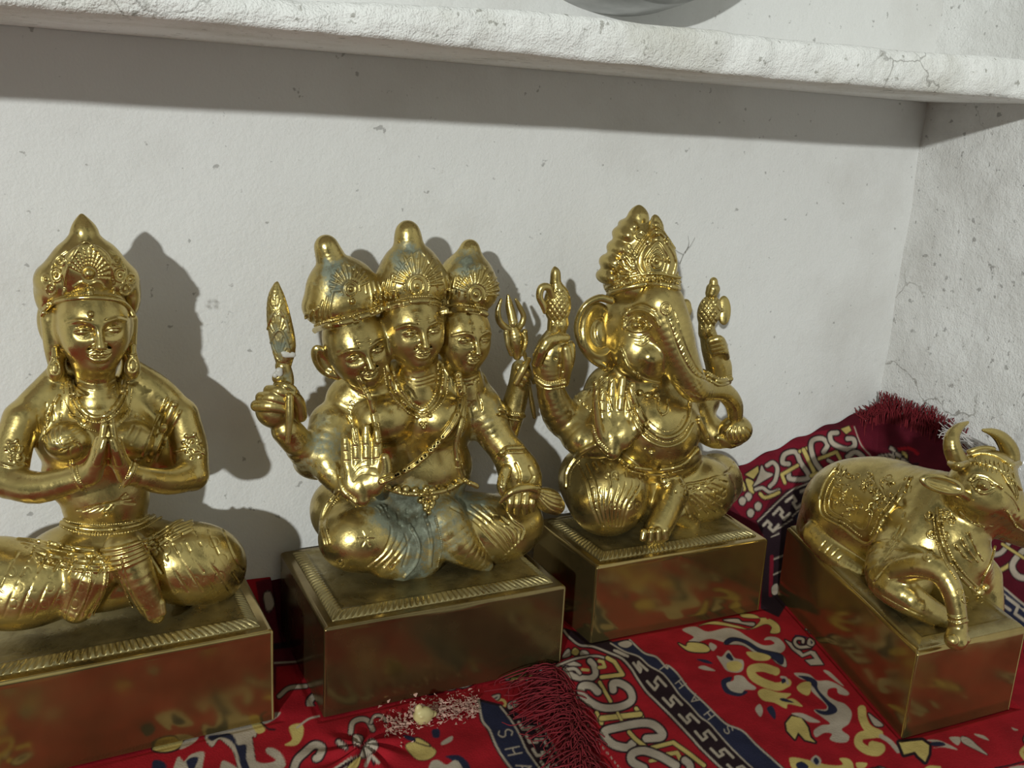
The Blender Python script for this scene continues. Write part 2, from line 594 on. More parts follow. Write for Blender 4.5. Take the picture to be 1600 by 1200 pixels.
def sculpt_hand(S, wrist, fwd, normal, L, curl=(10, 10, 10, 10), thumb=1, thumb_out=1.0, spread=3.0, k=.05, palm=True, thumb_in=0.0, width=1.0, thick=1.0, heel=False):
    """wrist -> fingertips along fwd, palm faces normal; thumb = side of x the thumb is on"""
    z = unit(fwd)
    n = np.asarray(normal, float)
    n = unit(n - z * (n @ z))
    x = np.cross(n, z) * -1
    fr = Frame(wrist, L)
    fr.A = np.array([x, n, z])
    Q = Local(S, fr)
    if palm:
        Q.ell((0, -.01, .27), (.235 * width, .095, .29), .06)
        Q.ell((thumb * .13 * width, .05, .2), (.1, .08, .17), .05)
        Q.ell((-thumb * .13 * width, .04, .2), (.08, .07, .18), .05)
        Q.tube([(0, 0, -.06), (0, 0, .14)], [.115, .12], .06)
        if heel:
            Q.ell((0, -.01, .12), (.21 * width, .11, .17), .06)
            Q.ell((thumb * .12, .06, .16), (.10, .07, .13), .04)
    xs = np.array([.165, .058, -.05, -.15]) * thumb * width
    lens = [.35, .42, .39, .29]
    for i in range(4):
        a = math.radians(spread * (1.5 - i)) * thumb
        p = np.array([xs[i], 0, .48 - .02 * (i == 3)])
        d0 = np.array([math.sin(a), 0, math.cos(a)])
        c = math.radians(curl[i])
        pts, ang = [p - d0 * .1, p], 0
        r = [.052, .053]
        for j, fl in enumerate((.45, .31, .24)):
            ang += c * (1, 1, .7)[j]
            d = np.array([d0[0] * math.cos(ang), math.sin(ang), d0[2] * math.cos(ang)])
            p = p + d * lens[i] * fl
            pts.append(p)
            r.append((.05, .046, .037)[j])
        Q.tube(pts, np.array(r) * thick, k * .35, n=3)
        for j in (1, 2, 3):
            a_, b_ = pts[j] + np.array([-.05 * thick, .05 * thick, 0]), pts[j] + np.array([.05 * thick, .05 * thick, 0])
            Q.tube([a_, b_], .010, .01, 'sub')
        # knuckle creases
    t = thumb
    Q.tube([(t * .14 * width, .0, .08), (t * (.24 * width + .04 * thumb_out), .04 + thumb_in * .5, .25), (t * (.26 * width + .07 * thumb_out), .06 + thumb_in, .39), (t * (.25 * width + .07 * thumb_out), .08 + thumb_in * 1.3, .5)], np.array([.075, .066, .055, .043]) * thick, k, n=4)
    return fr
# ---------------------------------------------------------------- materials
def nodes_of(name):
    m = bpy.data.materials.new(name)
    m.use_nodes = True
    n, l = m.node_tree.nodes, m.node_tree.links
    b = n['Principled BSDF']
    return m, n, l, b
def N(n, t, **kw):
    x = n.new(t)
    for k_, v in kw.items():
        if k_ in ('operation', 'data_type', 'blend_type', 'feature', 'distance', 'attribute_name', 'noise_dimensions'):
            setattr(x, k_, v)
        else:
            x.inputs[k_.replace('_', ' ')].default_value = v
    return x
def ramp(n, stops):
    r = n.new('ShaderNodeValToRGB')
    el = r.color_ramp.elements
    while len(el) < len(stops):
        el.new(.5)
    for q, (p_, c_) in zip(el, stops):
        q.position = p_
        q.color = (*c_, 1) if len(c_) == 3 else c_
    return r
def mixc(n, l, f, a, b, blend='MIX'):
    m = n.new('ShaderNodeMix')
    m.data_type = 'RGBA'
    m.blend_type = blend
    for s_, v in (('Factor', f), ('A', a), ('B', b)):
        if hasattr(v, 'node'):
            l.new(v, m.inputs[s_])
        else:
            m.inputs[s_].default_value = (*v, 1) if isinstance(v, tuple) and len(v) == 3 else v
    return m.outputs['Result']

def brass(name, col=(.56, .44, .165), dark=(.18, .125, .045), rough=.2, bump=.25, scale=1.0, patina=False, wear=.35, met=.94):
    m, n, l, b = nodes_of(name)
    tc = n.new('ShaderNodeTexCoord')
    big = N(n, 'ShaderNodeTexNoise', Scale=38 * scale, Detail=5.0, Roughness=.62)
    fine = N(n, 'ShaderNodeTexNoise', Scale=420 * scale, Detail=3.0, Roughness=.6)
    mid = N(n, 'ShaderNodeTexNoise', Scale=120 * scale, Detail=3.0, Roughness=.55)
    for q in (big, fine, mid):
        l.new(tc.outputs['Object'], q.inputs['Vector'])
    tone = ramp(n, [(.36, dark), (.56, col), (1.0, col)])
    l.new(big.outputs[0], tone.inputs[0])
    c = mixc(n, l, wear, col, tone.outputs[0])
    rr = N(n, 'ShaderNodeMapRange', From_Min=.3, From_Max=.75, To_Min=rough * .7, To_Max=rough * 1.7)
    l.new(mid.outputs[0], rr.inputs['Value'])
    rough_o = rr.outputs[0]
    if patina:
        at = N(n, 'ShaderNodeAttribute', attribute_name='patina')
        pn = N(n, 'ShaderNodeTexNoise', Scale=150.0, Detail=6.0, Roughness=.7)
        l.new(tc.outputs['Object'], pn.inputs['Vector'])
        ad = N(n, 'ShaderNodeMath', operation='ADD')
        sb = N(n, 'ShaderNodeMath', operation='SUBTRACT')
        l.new(pn.outputs[0], sb.inputs[0])
        sb.inputs[1].default_value = .5
        ml = N(n, 'ShaderNodeMath', operation='MULTIPLY')
        l.new(sb.outputs[0], ml.inputs[0])
        ml.inputs[1].default_value = 2.4
        l.new(ml.outputs[0], ad.inputs[0])
        l.new(at.outputs['Fac'], ad.inputs[1])
        pr_ = ramp(n, [(.32, (0, 0, 0)), (.85, (.85, .85, .85))])
        l.new(ad.outputs[0], pr_.inputs[0])
        pc_ = ramp(n, [(.34, (.02, .026, .026)), (.48, (.07, .10, .09)), (.60, (.17, .215, .18)), (.74, (.10, .08, .035))])
        l.new(pn.outputs[0], pc_.inputs[0])
        c = mixc(n, l, pr_.outputs[0], c, pc_.outputs[0])
        inv = N(n, 'ShaderNodeMapRange', To_Min=.94, To_Max=.2)
        l.new(pr_.outputs[0], inv.inputs['Value'])
        l.new(inv.outputs[0], b.inputs['Metallic'])
        r2 = N(n, 'ShaderNodeMath', operation='MULTIPLY')
        l.new(pr_.outputs[0], r2.inputs[0])
        r2.inputs[1].default_value = .38
        r3 = N(n, 'ShaderNodeMath', operation='ADD')
        l.new(rough_o, r3.inputs[0])
        l.new(r2.outputs[0], r3.inputs[1])
        rough_o = r3.outputs[0]
    else:
        b.inputs['Metallic'].default_value = met
    l.new(c, b.inputs['Base Color'])
    l.new(rough_o, b.inputs['Roughness'])
    hsum = N(n, 'ShaderNodeMath', operation='MULTIPLY_ADD')
    l.new(mid.outputs[0], hsum.inputs[0])
    hsum.inputs[1].default_value = 2.4
    l.new(fine.outputs[0], hsum.inputs[2])
    bp = N(n, 'ShaderNodeBump', Strength=bump, Distance=.0004)
    l.new(hsum.outputs[0], bp.inputs['Height'])
    l.new(bp.outputs[0], b.inputs['Normal'])
    return m
def plaster(name, base, dirt, bump=.5, dirt_lo=.5, dirt_hi=.75, scale=1.0, crack=0.0, rough=.9, fleck=.70, cm=.52):
    m, n, l, b = nodes_of(name)
    tc = n.new('ShaderNodeTexCoord')
    a = N(n, 'ShaderNodeTexNoise', Scale=7.0 * scale, Detail=8.0, Roughness=.62)
    g = N(n, 'ShaderNodeTexNoise', Scale=75.0 * scale, Detail=5.0, Roughness=.6)
    h = N(n, 'ShaderNodeTexNoise', Scale=600.0 * scale, Detail=2.0)
    sp = N(n, 'ShaderNodeTexNoise', Scale=160.0, Detail=3.0)
    for q in (a, g, h, sp):
        l.new(tc.outputs['Object'], q.inputs['Vector'])
    r1 = ramp(n, [(dirt_lo, (0, 0, 0)), (dirt_hi, (1, 1, 1))])
    l.new(a.outputs[0], r1.inputs[0])
    c = mixc(n, l, r1.outputs[0], base, dirt)
    r2 = ramp(n, [(fleck, (0, 0, 0)), (fleck + .04, (.75, .75, .75))])
    l.new(sp.outputs[0], r2.inputs[0])
    c = mixc(n, l, r2.outputs[0], c, tuple(x * .55 for x in dirt))
    if crack:
        v = N(n, 'ShaderNodeTexVoronoi', Scale=9.0, feature='DISTANCE_TO_EDGE')
        wv = N(n, 'ShaderNodeMix')
        nz = N(n, 'ShaderNodeTexNoise', Scale=14.0, Detail=6.0)
        l.new(tc.outputs['Object'], nz.inputs['Vector'])
        mx = n.new('ShaderNodeVectorMath')
        mx.operation = 'MULTIPLY_ADD'
        l.new(nz.outputs[1], mx.inputs[0])
        mx.inputs[1].default_value = (.16, .16, .16)
        l.new(tc.outputs['Object'], mx.inputs[2])
        l.new(mx.outputs[0], v.inputs['Vector'])
        rc = ramp(n, [(0.0, (crack, crack, crack)), (.012, (0, 0, 0))])
        l.new(v.outputs['Distance'], rc.inputs[0])
        msk = N(n, 'ShaderNodeTexNoise', Scale=5.0, Detail=2.0)
        l.new(tc.outputs['Object'], msk.inputs['Vector'])
        rm = ramp(n, [(cm, (0, 0, 0)), (cm + .06, (1, 1, 1))])
        l.new(msk.outputs[0], rm.inputs[0])
        f = mixc(n, l, 1.0, rc.outputs[0], rm.outputs[0], 'MULTIPLY')
        c = mixc(n, l, f, c, (.2, .185, .16))
    l.new(c, b.inputs['Base Color'])
    b.inputs['Roughness'].default_value = rough
    ad = N(n, 'ShaderNodeMath', operation='MULTIPLY_ADD')
    l.new(h.outputs[0], ad.inputs[0])
    ad.inputs[1].default_value = .22
    l.new(g.outputs[0], ad.inputs[2])
    bp = N(n, 'ShaderNodeBump', Strength=bump, Distance=.0022)
    l.new(ad.outputs[0], bp.inputs['Height'])
    l.new(bp.outputs[0], b.inputs['Normal'])
    return m
def cloth_mat(name, attr='print'):
    m, n, l, b = nodes_of(name)
    at = N(n, 'ShaderNodeAttribute', attribute_name=attr)
    tc = n.new('ShaderNodeTexCoord')
    w = N(n, 'ShaderNodeTexNoise', Scale=900.0, Detail=2.0)
    w2 = N(n, 'ShaderNodeTexNoise', Scale=60.0, Detail=4.0)
    l.new(tc.outputs['Object'], w.inputs['Vector'])
    l.new(tc.outputs['Object'], w2.inputs['Vector'])
    r = ramp(n, [(.3, (.72, .7, .68)), (.7, (1.08, 1.08, 1.08))])
    l.new(w2.outputs[0], r.inputs[0])
    l.new(mixc(n, l, 1.0, at.outputs['Color'], r.outputs[0], 'MULTIPLY'), b.inputs['Base Color'])
    b.inputs['Roughness'].default_value = .82
    b.inputs['Specular IOR Level'].default_value = .12
    bp = N(n, 'ShaderNodeBump', Strength=.5, Distance=.0005)
    l.new(w.outputs[0], bp.inputs['Height'])
    l.new(bp.outputs[0], b.inputs['Normal'])
    return m
def flat_mat(name, col, rough=.7, metallic=0.0, **kw):
    m, n, l, b = nodes_of(name)
    tc = n.new('ShaderNodeTexCoord')
    w = N(n, 'ShaderNodeTexNoise', Scale=90.0, Detail=4.0)
    l.new(tc.outputs['Object'], w.inputs['Vector'])
    r = ramp(n, [(.3, tuple(c * .75 for c in col)), (.7, col)])
    l.new(w.outputs[0], r.inputs[0])
    l.new(r.outputs[0], b.inputs['Base Color'])
    b.inputs['Roughness'].default_value = rough
    b.inputs['Metallic'].default_value = metallic
    for k_, v in kw.items():
        b.inputs[k_.replace('_', ' ')].default_value = v
    return m

M_BRASS = brass('polished_brass', rough=.25, bump=.26)
M_BRASS_DULL = brass('dull_brass', col=(.40, .33, .155), dark=(.14, .105, .045), rough=.3, bump=.4, wear=.5, met=.88)
M_PATINA = brass('tarnished_brass', rough=.26, bump=.32, patina=True, wear=.4)
M_SHEET = brass('brass_sheet', col=(.46, .345, .135), dark=(.22, .155, .06), rough=.14, bump=.05, scale=.35, wear=.6, met=.92)
M_SHEET_DULL = brass('tarnished_shaded_sheet', col=(.26, .195, .085), dark=(.12, .085, .04), rough=.2, bump=.08, scale=.35, wear=.6, met=.92)  # darker base: tarnish, plus the fringe's shadow put into the colour
M_WALL = plaster('whitewashed_wall', (.72, .715, .70), (.60, .585, .56), bump=.35, crack=.0)
M_SIDE = plaster('flaking_wall', (.74, .735, .72), (.54, .525, .50), bump=.9, dirt_lo=.48, dirt_hi=.76, scale=1.3, crack=.8, fleck=.655, cm=.42)
M_SHELF = plaster('rough_plaster', (.88, .875, .85), (.60, .58, .51), bump=1.0, dirt_lo=.47, dirt_hi=.72, scale=1.6, crack=.7, fleck=.665, cm=.5)
M_SOFFIT = M_SHELF
M_CLOTH = cloth_mat('printed_cloth')
M_RED = flat_mat('red_yarn', (.19, .005, .012), .85)
M_STEEL = flat_mat('brushed_steel', (.42, .42, .41), .32, 1.0)
# ---------------------------------------------------------------- the niche
WY, SX = .0593, .5233
def wall_grid(name, fn, nu, nv, mat, label=None):
    u, v = np.meshgrid(np.linspace(0, 1, nu), np.linspace(0, 1, nv), indexing='ij')
    p = fn(u.ravel(), v.ravel())
    o = new_mesh(name, p, grid_faces(nu, nv), mat)
    tag(o, label, kind='structure')
    return o
def back_pts(u, v):
    p = np.stack([-1.2 + u * (1.2 + SX + .01), np.full_like(u, WY), -.08 + v * 1.08], 1)
    p[:, 1] += .0012 * (fbm(p, 9, 3, 5))
    return p
wall_grid('wall_back', back_pts, 220, 140, M_WALL, 'white plastered wall behind the brass statues')
def side_pts(u, v):
    p = np.stack([np.full_like(u, SX), WY + .01 - u * 1.0, -.08 + v * 1.08], 1)
    p[:, 0] += .0022 * fbm(p, 14, 4, 9)
    return p
o = wall_grid('wall_right', side_pts, 220, 220, M_SIDE, 'flaking white side wall on the right')
o.data.flip_normals()
# platform the cloths lie on
def box_mesh(lo, hi, n=(2, 2, 2)):
    vs, fs = [], []
    lo, hi = np.asarray(lo, float), np.asarray(hi, float)
    for ax in range(3):
        a, b = (ax + 1) % 3, (ax + 2) % 3
        for side in (0, 1):
            u, v = np.meshgrid(np.linspace(0, 1, n[a]), np.linspace(0, 1, n[b]), indexing='ij')
            p = np.zeros((u.size, 3))
            p[:, ax] = (lo, hi)[side][ax]
            p[:, a] = lo[a] + u.ravel() * (hi[a] - lo[a])
            p[:, b] = lo[b] + v.ravel() * (hi[b] - lo[b])
            f = grid_faces(n[a], n[b]) + sum(len(x) for x in vs)
            if side == 0:
                f = f[:, ::-1]
            vs.append(p)
            fs.append(f)
    return np.vstack(vs), np.vstack(fs)
v, f = box_mesh((-1.2, -.262, -.08), (SX, WY, .013))
tag(new_mesh('floor', v, f, M_WALL, smooth=False), 'whitewashed ledge under the cloths', kind='structure')
# plaster shelf over the statues: rounded front, uneven face
def build_shelf():
    z0, z1, y0 = .3606, .3835, -.0644
    prof = [(WY, z0), (.03, z0), (0, z0), (-.03, z0), (-.05, z0 - .0002)]
    for t in np.linspace(0, 1, 5):
        prof.append((y0 + .0028 * (1 - t), z0 + .0002 + .0028 * t * t))
    for t in np.linspace(0, 1, 16)[1:]:
        prof.append((y0 - .0012 * math.sin(t * math.pi), z0 + .003 + (z1 - z0 - .006) * t))
    for t in np.linspace(0, 1, 5)[1:]:
        prof.append((y0 + .004 * t, z1 - .003 + .003 * math.sin(t * math.pi / 2)))
    prof += [(-.03, z1), (0, z1), (.03, z1), (WY, z1)]
    prof = np.array(prof)
    xs = np.arange(-1.2, SX + .004, .0022)
    v = np.zeros((len(xs), len(prof), 3))
    v[..., 0] = xs[:, None]
    v[..., 1] = prof[None, :, 0]
    v[..., 2] = prof[None, :, 1]
    p = v.reshape(-1, 3)
    face = np.clip((.0 - p[:, 1]) / .06, 0, 1)
    n1 = fbm(p, 28, 4, 21)
    n2 = fbm(p * [1, .2, 1], 9, 3, 31)
    p[:, 1] -= face * (.0024 * n1 + .0011 * n2)
    top = p[:, 2] > (z0 + z1) / 2
    kz = np.interp(p[:, 0], [-.2, .0, .1, .2, .46], [.55, .58, .82, .96, 1.06])
    p[:, 2] = z0 + (p[:, 2] - z0) * kz
    p[:, 2] += np.clip((p[:, 2] - z0) / (z1 - z0), 0, 1) * .0012 * n2 + (.0009 * n2 + .0005 * n1) * face
    o = new_mesh('trim_1', p, grid_faces(len(xs), len(prof)), M_SHELF)
    tag(o, 'rough whitewashed plaster shelf above the statues', kind='structure')
build_shelf()

# ---------------------------------------------------------------- plinths
def plinth(parent, corners, ztop, zbot, plate_in=.006, rim_rows=True, mat=None):
    mat = mat or M_SHEET
    """corners: FL, FR, BR, BL (x, y)"""
    c = np.array(corners, float)
    cen = c.mean(0)
    # hollow-looking sheet box with softly bulging faces and rounded corners
    ring = []
    n = 40
    rc = .0011
    for i in range(4):
        a, b = c[i], c[(i + 1) % 4]
        pa, pb = c[i - 1], c[(i + 2) % 4]
        e = unit(b - a)
        ein = unit(a - pa)
        p0 = a + e * rc
        # corner arc
        q0 = a - ein * rc
        for t in np.linspace(0, 1, 5)[:-1]:
            ring.append(((1 - t) ** 2) * q0 + 2 * t * (1 - t) * a + t * t * p0)
        nrm = np.array([e[1], -e[0]])
        for t in np.r_[0, .006, np.linspace(.03, .97, n), .994, 1]:
            q = p0 + (b - e * rc - p0) * t
            ring.append(q)
    ring = np.array(ring)
    rr = ring - cen
    levels = [(1.0, zbot), (1.0, zbot + .01)]
    for t in np.linspace(0, 1, 22)[1:]:
        levels.append((1.0, zbot + .01 + (ztop - .0022 - zbot - .01) * t))
    levels += [(1.0, ztop - .0019)]
    levels += [(1 - .0005 / .07, ztop - .0008), (1 - .0018 / .07, ztop), (1 - .0026 / .07, ztop), (.5, ztop), (.02, ztop)]
    V = []
    for s_, z in levels:
        r = cen + rr * s_
        V.append(np.column_stack([r, np.full(len(r), z)]))
    V = np.array(V)
    p = V.reshape(-1, 3)
    wob = fbm(p, 22, 2, 3)
    dirn = (p[:, :2] - cen) / (np.linalg.norm(p[:, :2] - cen, axis=1)[:, None] + 1e-9)
    m = (p[:, 2] < ztop - .002)
    p[m, :2] += dirn[m] * (.00022 * wob[m])[:, None]
    body = new_mesh('plinth', p, grid_faces(len(levels), len(ring), False, True)[:, ::-1], mat, parent)
    # raised border plate with a row of pressed notches on every side
    S = Sdf()
    z = ztop + .0012
    def inset(d):
        out = []
        for i in range(4):
            e1, e2 = unit(c[(i + 1) % 4] - c[i]), unit(c[i - 1] - c[i])
            out.append(c[i] + (e1 + e2) * d)
        return np.array(out)
    def loft(d, zz):
        r_ = inset(plate_in + d)
        o0 = inset(plate_in)
        out = []
        for i in range(4):
            a, b = r_[i], r_[(i + 1) % 4]
            m_ = max(60, int(np.linalg.norm(o0[(i + 1) % 4] - o0[i]) / .0003))
            t = np.linspace(0, 1, m_, endpoint=False)[:, None]
            out.append(a * (1 - t) + b * t)
        r = np.vstack(out)
        return np.column_stack([r, np.full(len(r), zz)])
    L0 = loft(0, ztop)
    rows = np.array([loft(a_, ztop + b_) for a_, b_ in ((0, -.0004), (0, .0005), (.0006, .0011), (.0016, .0017), (.003, .0022), (.0045, .0026), (.0058, .0029), (.0066, .0029), (.0074, .0024), (.009, .0022), (.02, .0022))])
    rows = np.vstack([rows, (rows[-1] * 0 + [cen[0], cen[1], ztop + .0022])[None]])
    if rim_rows:
        s_len = np.r_[0, np.cumsum(np.linalg.norm(np.diff(L0[:, :2], axis=0), axis=1))]
        ph = (s_len / .0034) % 1.0
        notch = np.clip(np.abs(ph - .5) * 5 - .9, 0, 1) * -.0011 + .0002
        for r_i, wgt in ((2, .6), (3, 1.0), (4, 1.0), (5, 1.0), (6, .3)):
            rows[r_i][:, 2] += notch * wgt
    p = rows.reshape(-1, 3)
    F_ = grid_faces(rows.shape[0], rows.shape[1], False, True)[:, ::-1]
    plate = new_mesh('cover_plate', p, F_, M_BRASS_DULL, body, smooth=True)
    return body
# ---------------------------------------------------------------- printed rugs
CX0, CY0, CW, CH = -300, 600, 2250, 950
RED, CRE, YEL, NAV, DRK = (np.array(c) for c in ((.30, .009, .016), (.40, .34, .27), (.50, .39, .13), (.018, .020, .045), (.018, .008, .012)))
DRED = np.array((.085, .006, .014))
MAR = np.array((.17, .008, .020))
COLS = dict(R=RED, C=CRE, Y=YEL, N=NAV, K=DRK, D=DRED, M=MAR)
canvas = np.empty((CH, CW, 3))
canvas[:] = RED
def seg_dist(pts, x0, x1, y0, y1):
    X, Y = np.meshgrid(np.arange(x0, x1) + .5 + CX0, np.arange(y0, y1) + .5 + CY0)
    d = np.full(X.shape, 1e9)
    for a, b in zip(pts[:-1], pts[1:]):
        ba = b - a
        h = np.clip(((X - a[0]) * ba[0] + (Y - a[1]) * ba[1]) / (ba @ ba + 1e-9), 0, 1)
        np.minimum(d, np.hypot(X - a[0] - h * ba[0], Y - a[1] - h * ba[1]), out=d)
    return d, X, Y
def box_of(pts, m):
    lo = np.floor(pts.min(0) - m).astype(int) - [CX0, CY0]
    hi = np.ceil(pts.max(0) + m).astype(int) - [CX0, CY0]
    return max(lo[0], 0), min(hi[0], CW), max(lo[1], 0), min(hi[1], CH)
def blend(col, a, x0, x1, y0, y1):
    canvas[y0:y1, x0:x1] = canvas[y0:y1, x0:x1] * (1 - a[..., None]) + col * a[..., None]
def stroke(col, w, pts, outline=0, smooth=True):
    pts = np.asarray(pts, float)
    if smooth and len(pts) > 2:
        pts = spline(pts, 6)
    x0, x1, y0, y1 = box_of(pts, w + outline + 3)
    if x1 <= x0 or y1 <= y0:
        return
    d, X, Y = seg_dist(pts, x0, x1, y0, y1)
    if outline:
        blend(DRK, np.clip(w / 2 + outline - d + .5, 0, 1), x0, x1, y0, y1)
    blend(COLS[col], np.clip(w / 2 - d + .5, 0, 1), x0, x1, y0, y1)
def fill(col, pts, outline=0, smooth=True):
    pts = np.asarray(pts, float)
    if smooth:
        pts = spline(pts, 5, True)
    c = np.vstack([pts, pts[:1]])
    x0, x1, y0, y1 = box_of(pts, outline + 3)
    if x1 <= x0 or y1 <= y0:
        return
    d, X, Y = seg_dist(c, x0, x1, y0, y1)
    ins = np.zeros(X.shape, bool)
    for a, b in zip(c[:-1], c[1:]):
        cond = (a[1] > Y) != (b[1] > Y)
        with np.errstate(divide='ignore', invalid='ignore'):
            xx = a[0] + (Y - a[1]) * (b[0] - a[0]) / (b[1] - a[1] + 1e-12)
        ins ^= cond & (X < xx)
    sd = np.where(ins, -d, d)
    if outline:
        blend(DRK, np.clip(outline - sd + .5, 0, 1), x0, x1, y0, y1)
    blend(COLS[col], np.clip(.5 - sd, 0, 1), x0, x1, y0, y1)
def T(ox, oy, s):
    return lambda *q: np.array([(ox + a / s, oy + b / s) for a, b in zip(q[::2], q[1::2])])
def band(A, B, n):
    A, B = resample(spline(A, 6), 2), resample(spline(B, 6), 2)
    def at(u, v):
        a = np.array([np.interp(u, np.linspace(0, 1, len(A)), A[:, k]) for k in (0, 1)])
        b = np.array([np.interp(u, np.linspace(0, 1, len(B)), B[:, k]) for k in (0, 1)])
        return a * (1 - v) + b * v
    return at
GLY = dict(S=[[(.85, .85), (.5, 1), (.15, .82), (.25, .58), (.75, .42), (.85, .18), (.5, 0), (.12, .15)]],
           H=[[(.12, 0), (.12, 1)], [(.88, 0), (.88, 1)], [(.12, .5), (.88, .5)]],
           A=[[(.05, 0), (.5, 1), (.95, 0)], [(.25, .38), (.75, .38)]],
           I=[[(.5, 0), (.5, 1)]])
def glyph(ch, c, rd, up, w, h, th=1.6):
    for pl in GLY[ch]:
        stroke('C', th, [np.array(c) + np.array(rd) * (x - .5) * w + np.array(up) * (y - .5) * h for x, y in pl], smooth=(ch == 'S'))
KEY = [(.0, .16), (.50, .16), (.50, .50), (.30, .50), (.30, .86), (.80, .86)]

# scattered leaves and scrolls where the cloth leaves the picture
_r = np.random.default_rng(3)
def stamp(x, y, s, a):
    c_, s_ = math.cos(a), math.sin(a)
    def q(*p):
        return np.array([(x + s * (u * c_ - v * s_), y + s * (u * s_ + v * c_) * .62) for u, v in zip(p[::2], p[1::2])])
    k = _r.integers(0, 4)
    if k == 0:
        stroke('C', s * .22, q(-1, .2, -.5, -.5, .2, -.4, .5, .1, .1, .4, -.2, .15), 3)
        stroke('N', s * .1, q(-.8, .5, 0, .8, .9, .3))
    elif k == 1:
        fill('Y', q(-.8, 0, -.2, -.5, .6, -.3, .9, .3, .1, .5), 3); stroke('K', 1.4, q(-.8, 0, .6, .1))
    elif k == 2:
        fill('C', q(0, -.7, .5, -.1, .2, .6, -.3, .2), 2); fill('N', q(.1, -.35, .3, 0, .1, .3), 0)
    else:
        stroke('Y', s * .24, q(.6, -.5, -.1, -.7, -.6, -.1, -.1, .5, .6, .4), 0); fill('C', q(.8, -.2, 1.2, 0, .9, .3), 2)
for _ in range(260):
    x, y = _r.uniform(-280, 1900), _r.uniform(1190, 1530)
    if 900 < x < 1350 and y < 1330: continue
    stamp(x, y, _r.uniform(20, 38), _r.uniform(0, 6.3))
for _ in range(110):
    x, y = _r.uniform(-280, 900), _r.uniform(880, 1110)
    stamp(x, y, _r.uniform(14, 24), _r.uniform(0, 6.3))
for _ in range(20):
    stamp(_r.uniform(1610, 1900), _r.uniform(1000, 1200), _r.uniform(20, 30), _r.uniform(0, 6.3))

# --- upper rug: wide border with scroll figures
t1, t2, t3 = T(840, 960, 5), T(1040, 940, 5), T(1200, 1000, 6)
fill('R', t1(100, 420, 700, 250, 760, 500, 1200, 1000, 1400, 1600, 700, 1600, 300, 700), 0, False)
for k in range(-3, 30):   # stitched hem
    P0 = spline(t1(70, 400, 130, 440, 250, 570, 350, 720, 390, 860, 480, 1000, 600, 1150, 700, 1270, 900, 1500), 8)
    i = k * 2 + 6
    if 0 <= i < len(P0) - 1:
        stroke('C', 1.8, [P0[i], P0[i] * .25 + P0[i + 1] * .75], smooth=False)
fill('C', t1(195, 340, 215, 290, 245, 270, 255, 320), 2); fill('Y', t1(265, 300, 290, 262, 325, 290, 300, 320), 2); fill('C', t1(335, 320, 340, 285, 380, 285, 400, 315), 2)
fill('C', t1(185, 405, 215, 365, 290, 370, 340, 400, 240, 400), 2)
stroke('C', 3, t1(130, 410, 300, 345, 450, 325, 540, 345), 2)
stroke('C', 9, t1(225, 430, 250, 465, 300, 490, 400, 500, 450, 470, 440, 400, 410, 365), 3)
stroke('C', 5, t1(230, 430, 290, 425, 330, 460), 2)
stroke('Y', 4.5, t1(350, 430, 395, 435), 0)
stroke('Y', 6, t1(545, 340, 600, 370, 665, 470, 500, 490), 2, False); stroke('Y', 5, t1(480, 365, 510, 370, 525, 410, 480, 415), 1, False)
stroke('Y', 5, t1(485, 530, 570, 680), 2, False)
stroke('C', 11, t1(470, 605, 420, 560, 350, 560, 345, 620, 420, 690, 520, 730, 650, 720, 735, 670, 720, 590, 650, 540, 590, 540, 590, 590), 3)
stroke('Y', 6, t1(460, 770, 500, 850), 2, False); stroke('Y', 6, t1(770, 735, 815, 800), 2, False); stroke('Y', 8, t1(500, 812, 800, 780), 2, False); stroke('Y', 4, t1(625, 770, 660, 835), 1, False)
stroke('C', 12, t1(740, 1010, 700, 1040, 600, 1020, 530, 960, 530, 910, 640, 880, 800, 850, 900, 860, 970, 920, 960, 960, 850, 970), 3)
stroke('Y', 6, t1(715, 920, 760, 970, 860, 1050, 1060, 1000, 1200, 1100, 1300, 1180), 2, False)
stroke('Y', 6, t1(1000, 1095, 1090, 1080, 1120, 1140), 1, False); stroke('Y', 5, t1(880, 1145, 960, 1130), 1, False)
stroke('C', 12, t1(830, 1200, 740, 1150, 740, 1090, 830, 1065, 960, 1110, 1080, 1180), 3)
stroke('C', 11, t1(1150, 1140, 1190, 1180, 1180, 1260, 1080, 1320), 3)
L1 = np.vstack([t1(205, 125, 250, 180, 330, 240, 430, 250, 560, 300, 660, 345, 730, 420, 780, 500, 850, 600, 930, 680, 1050, 800, 1200, 960), t2(280, 1150, 480, 1340, 900, 1700)])
L2 = np.vstack([t1(570, 225, 680, 290, 790, 330, 870, 400, 960, 450), t2(0, 585, 60, 660, 110, 730, 190, 810, 270, 900, 340, 950, 420, 1040, 520, 1150, 700, 1320, 1100, 1660)])
L3 = np.vstack([t1(720, 200, 830, 300, 930, 335, 1010, 420), t2(20, 500, 90, 560, 180, 680, 300, 790, 400, 890, 480, 960, 600, 1010, 700, 1110, 800, 1200, 1000, 1370, 1400, 1650)])
fill('K', np.vstack([L1, L2[::-1]]), 4, False)
fill('N', np.vstack([L2, L3[::-1]]), 2, False)
stroke('C', 3.2, L1); stroke('C', 2.2, L2); stroke('C', 2.6, L3)
bd = band(L1[4:] + [6, -4], L2 + [-5, 3], 1)
for k in range(10):
    stroke('C', 4.0, [bd(.01 + (k + a) * .095, v) for a, v in KEY], smooth=False)
bn = band(L2, L3, 1)
for ch, (gx, gy) in zip('SHAHI', ((490, 1000), (342, 885), (228, 762), (118, 640), (-20, 512))):
    glyph(ch, t2(gx, gy)[0], (-.64, -.77), (-.80, .60), 13, 13)
fill('C', t1(630, 225, 700, 205, 740, 230, 700, 260, 650, 250), 1)
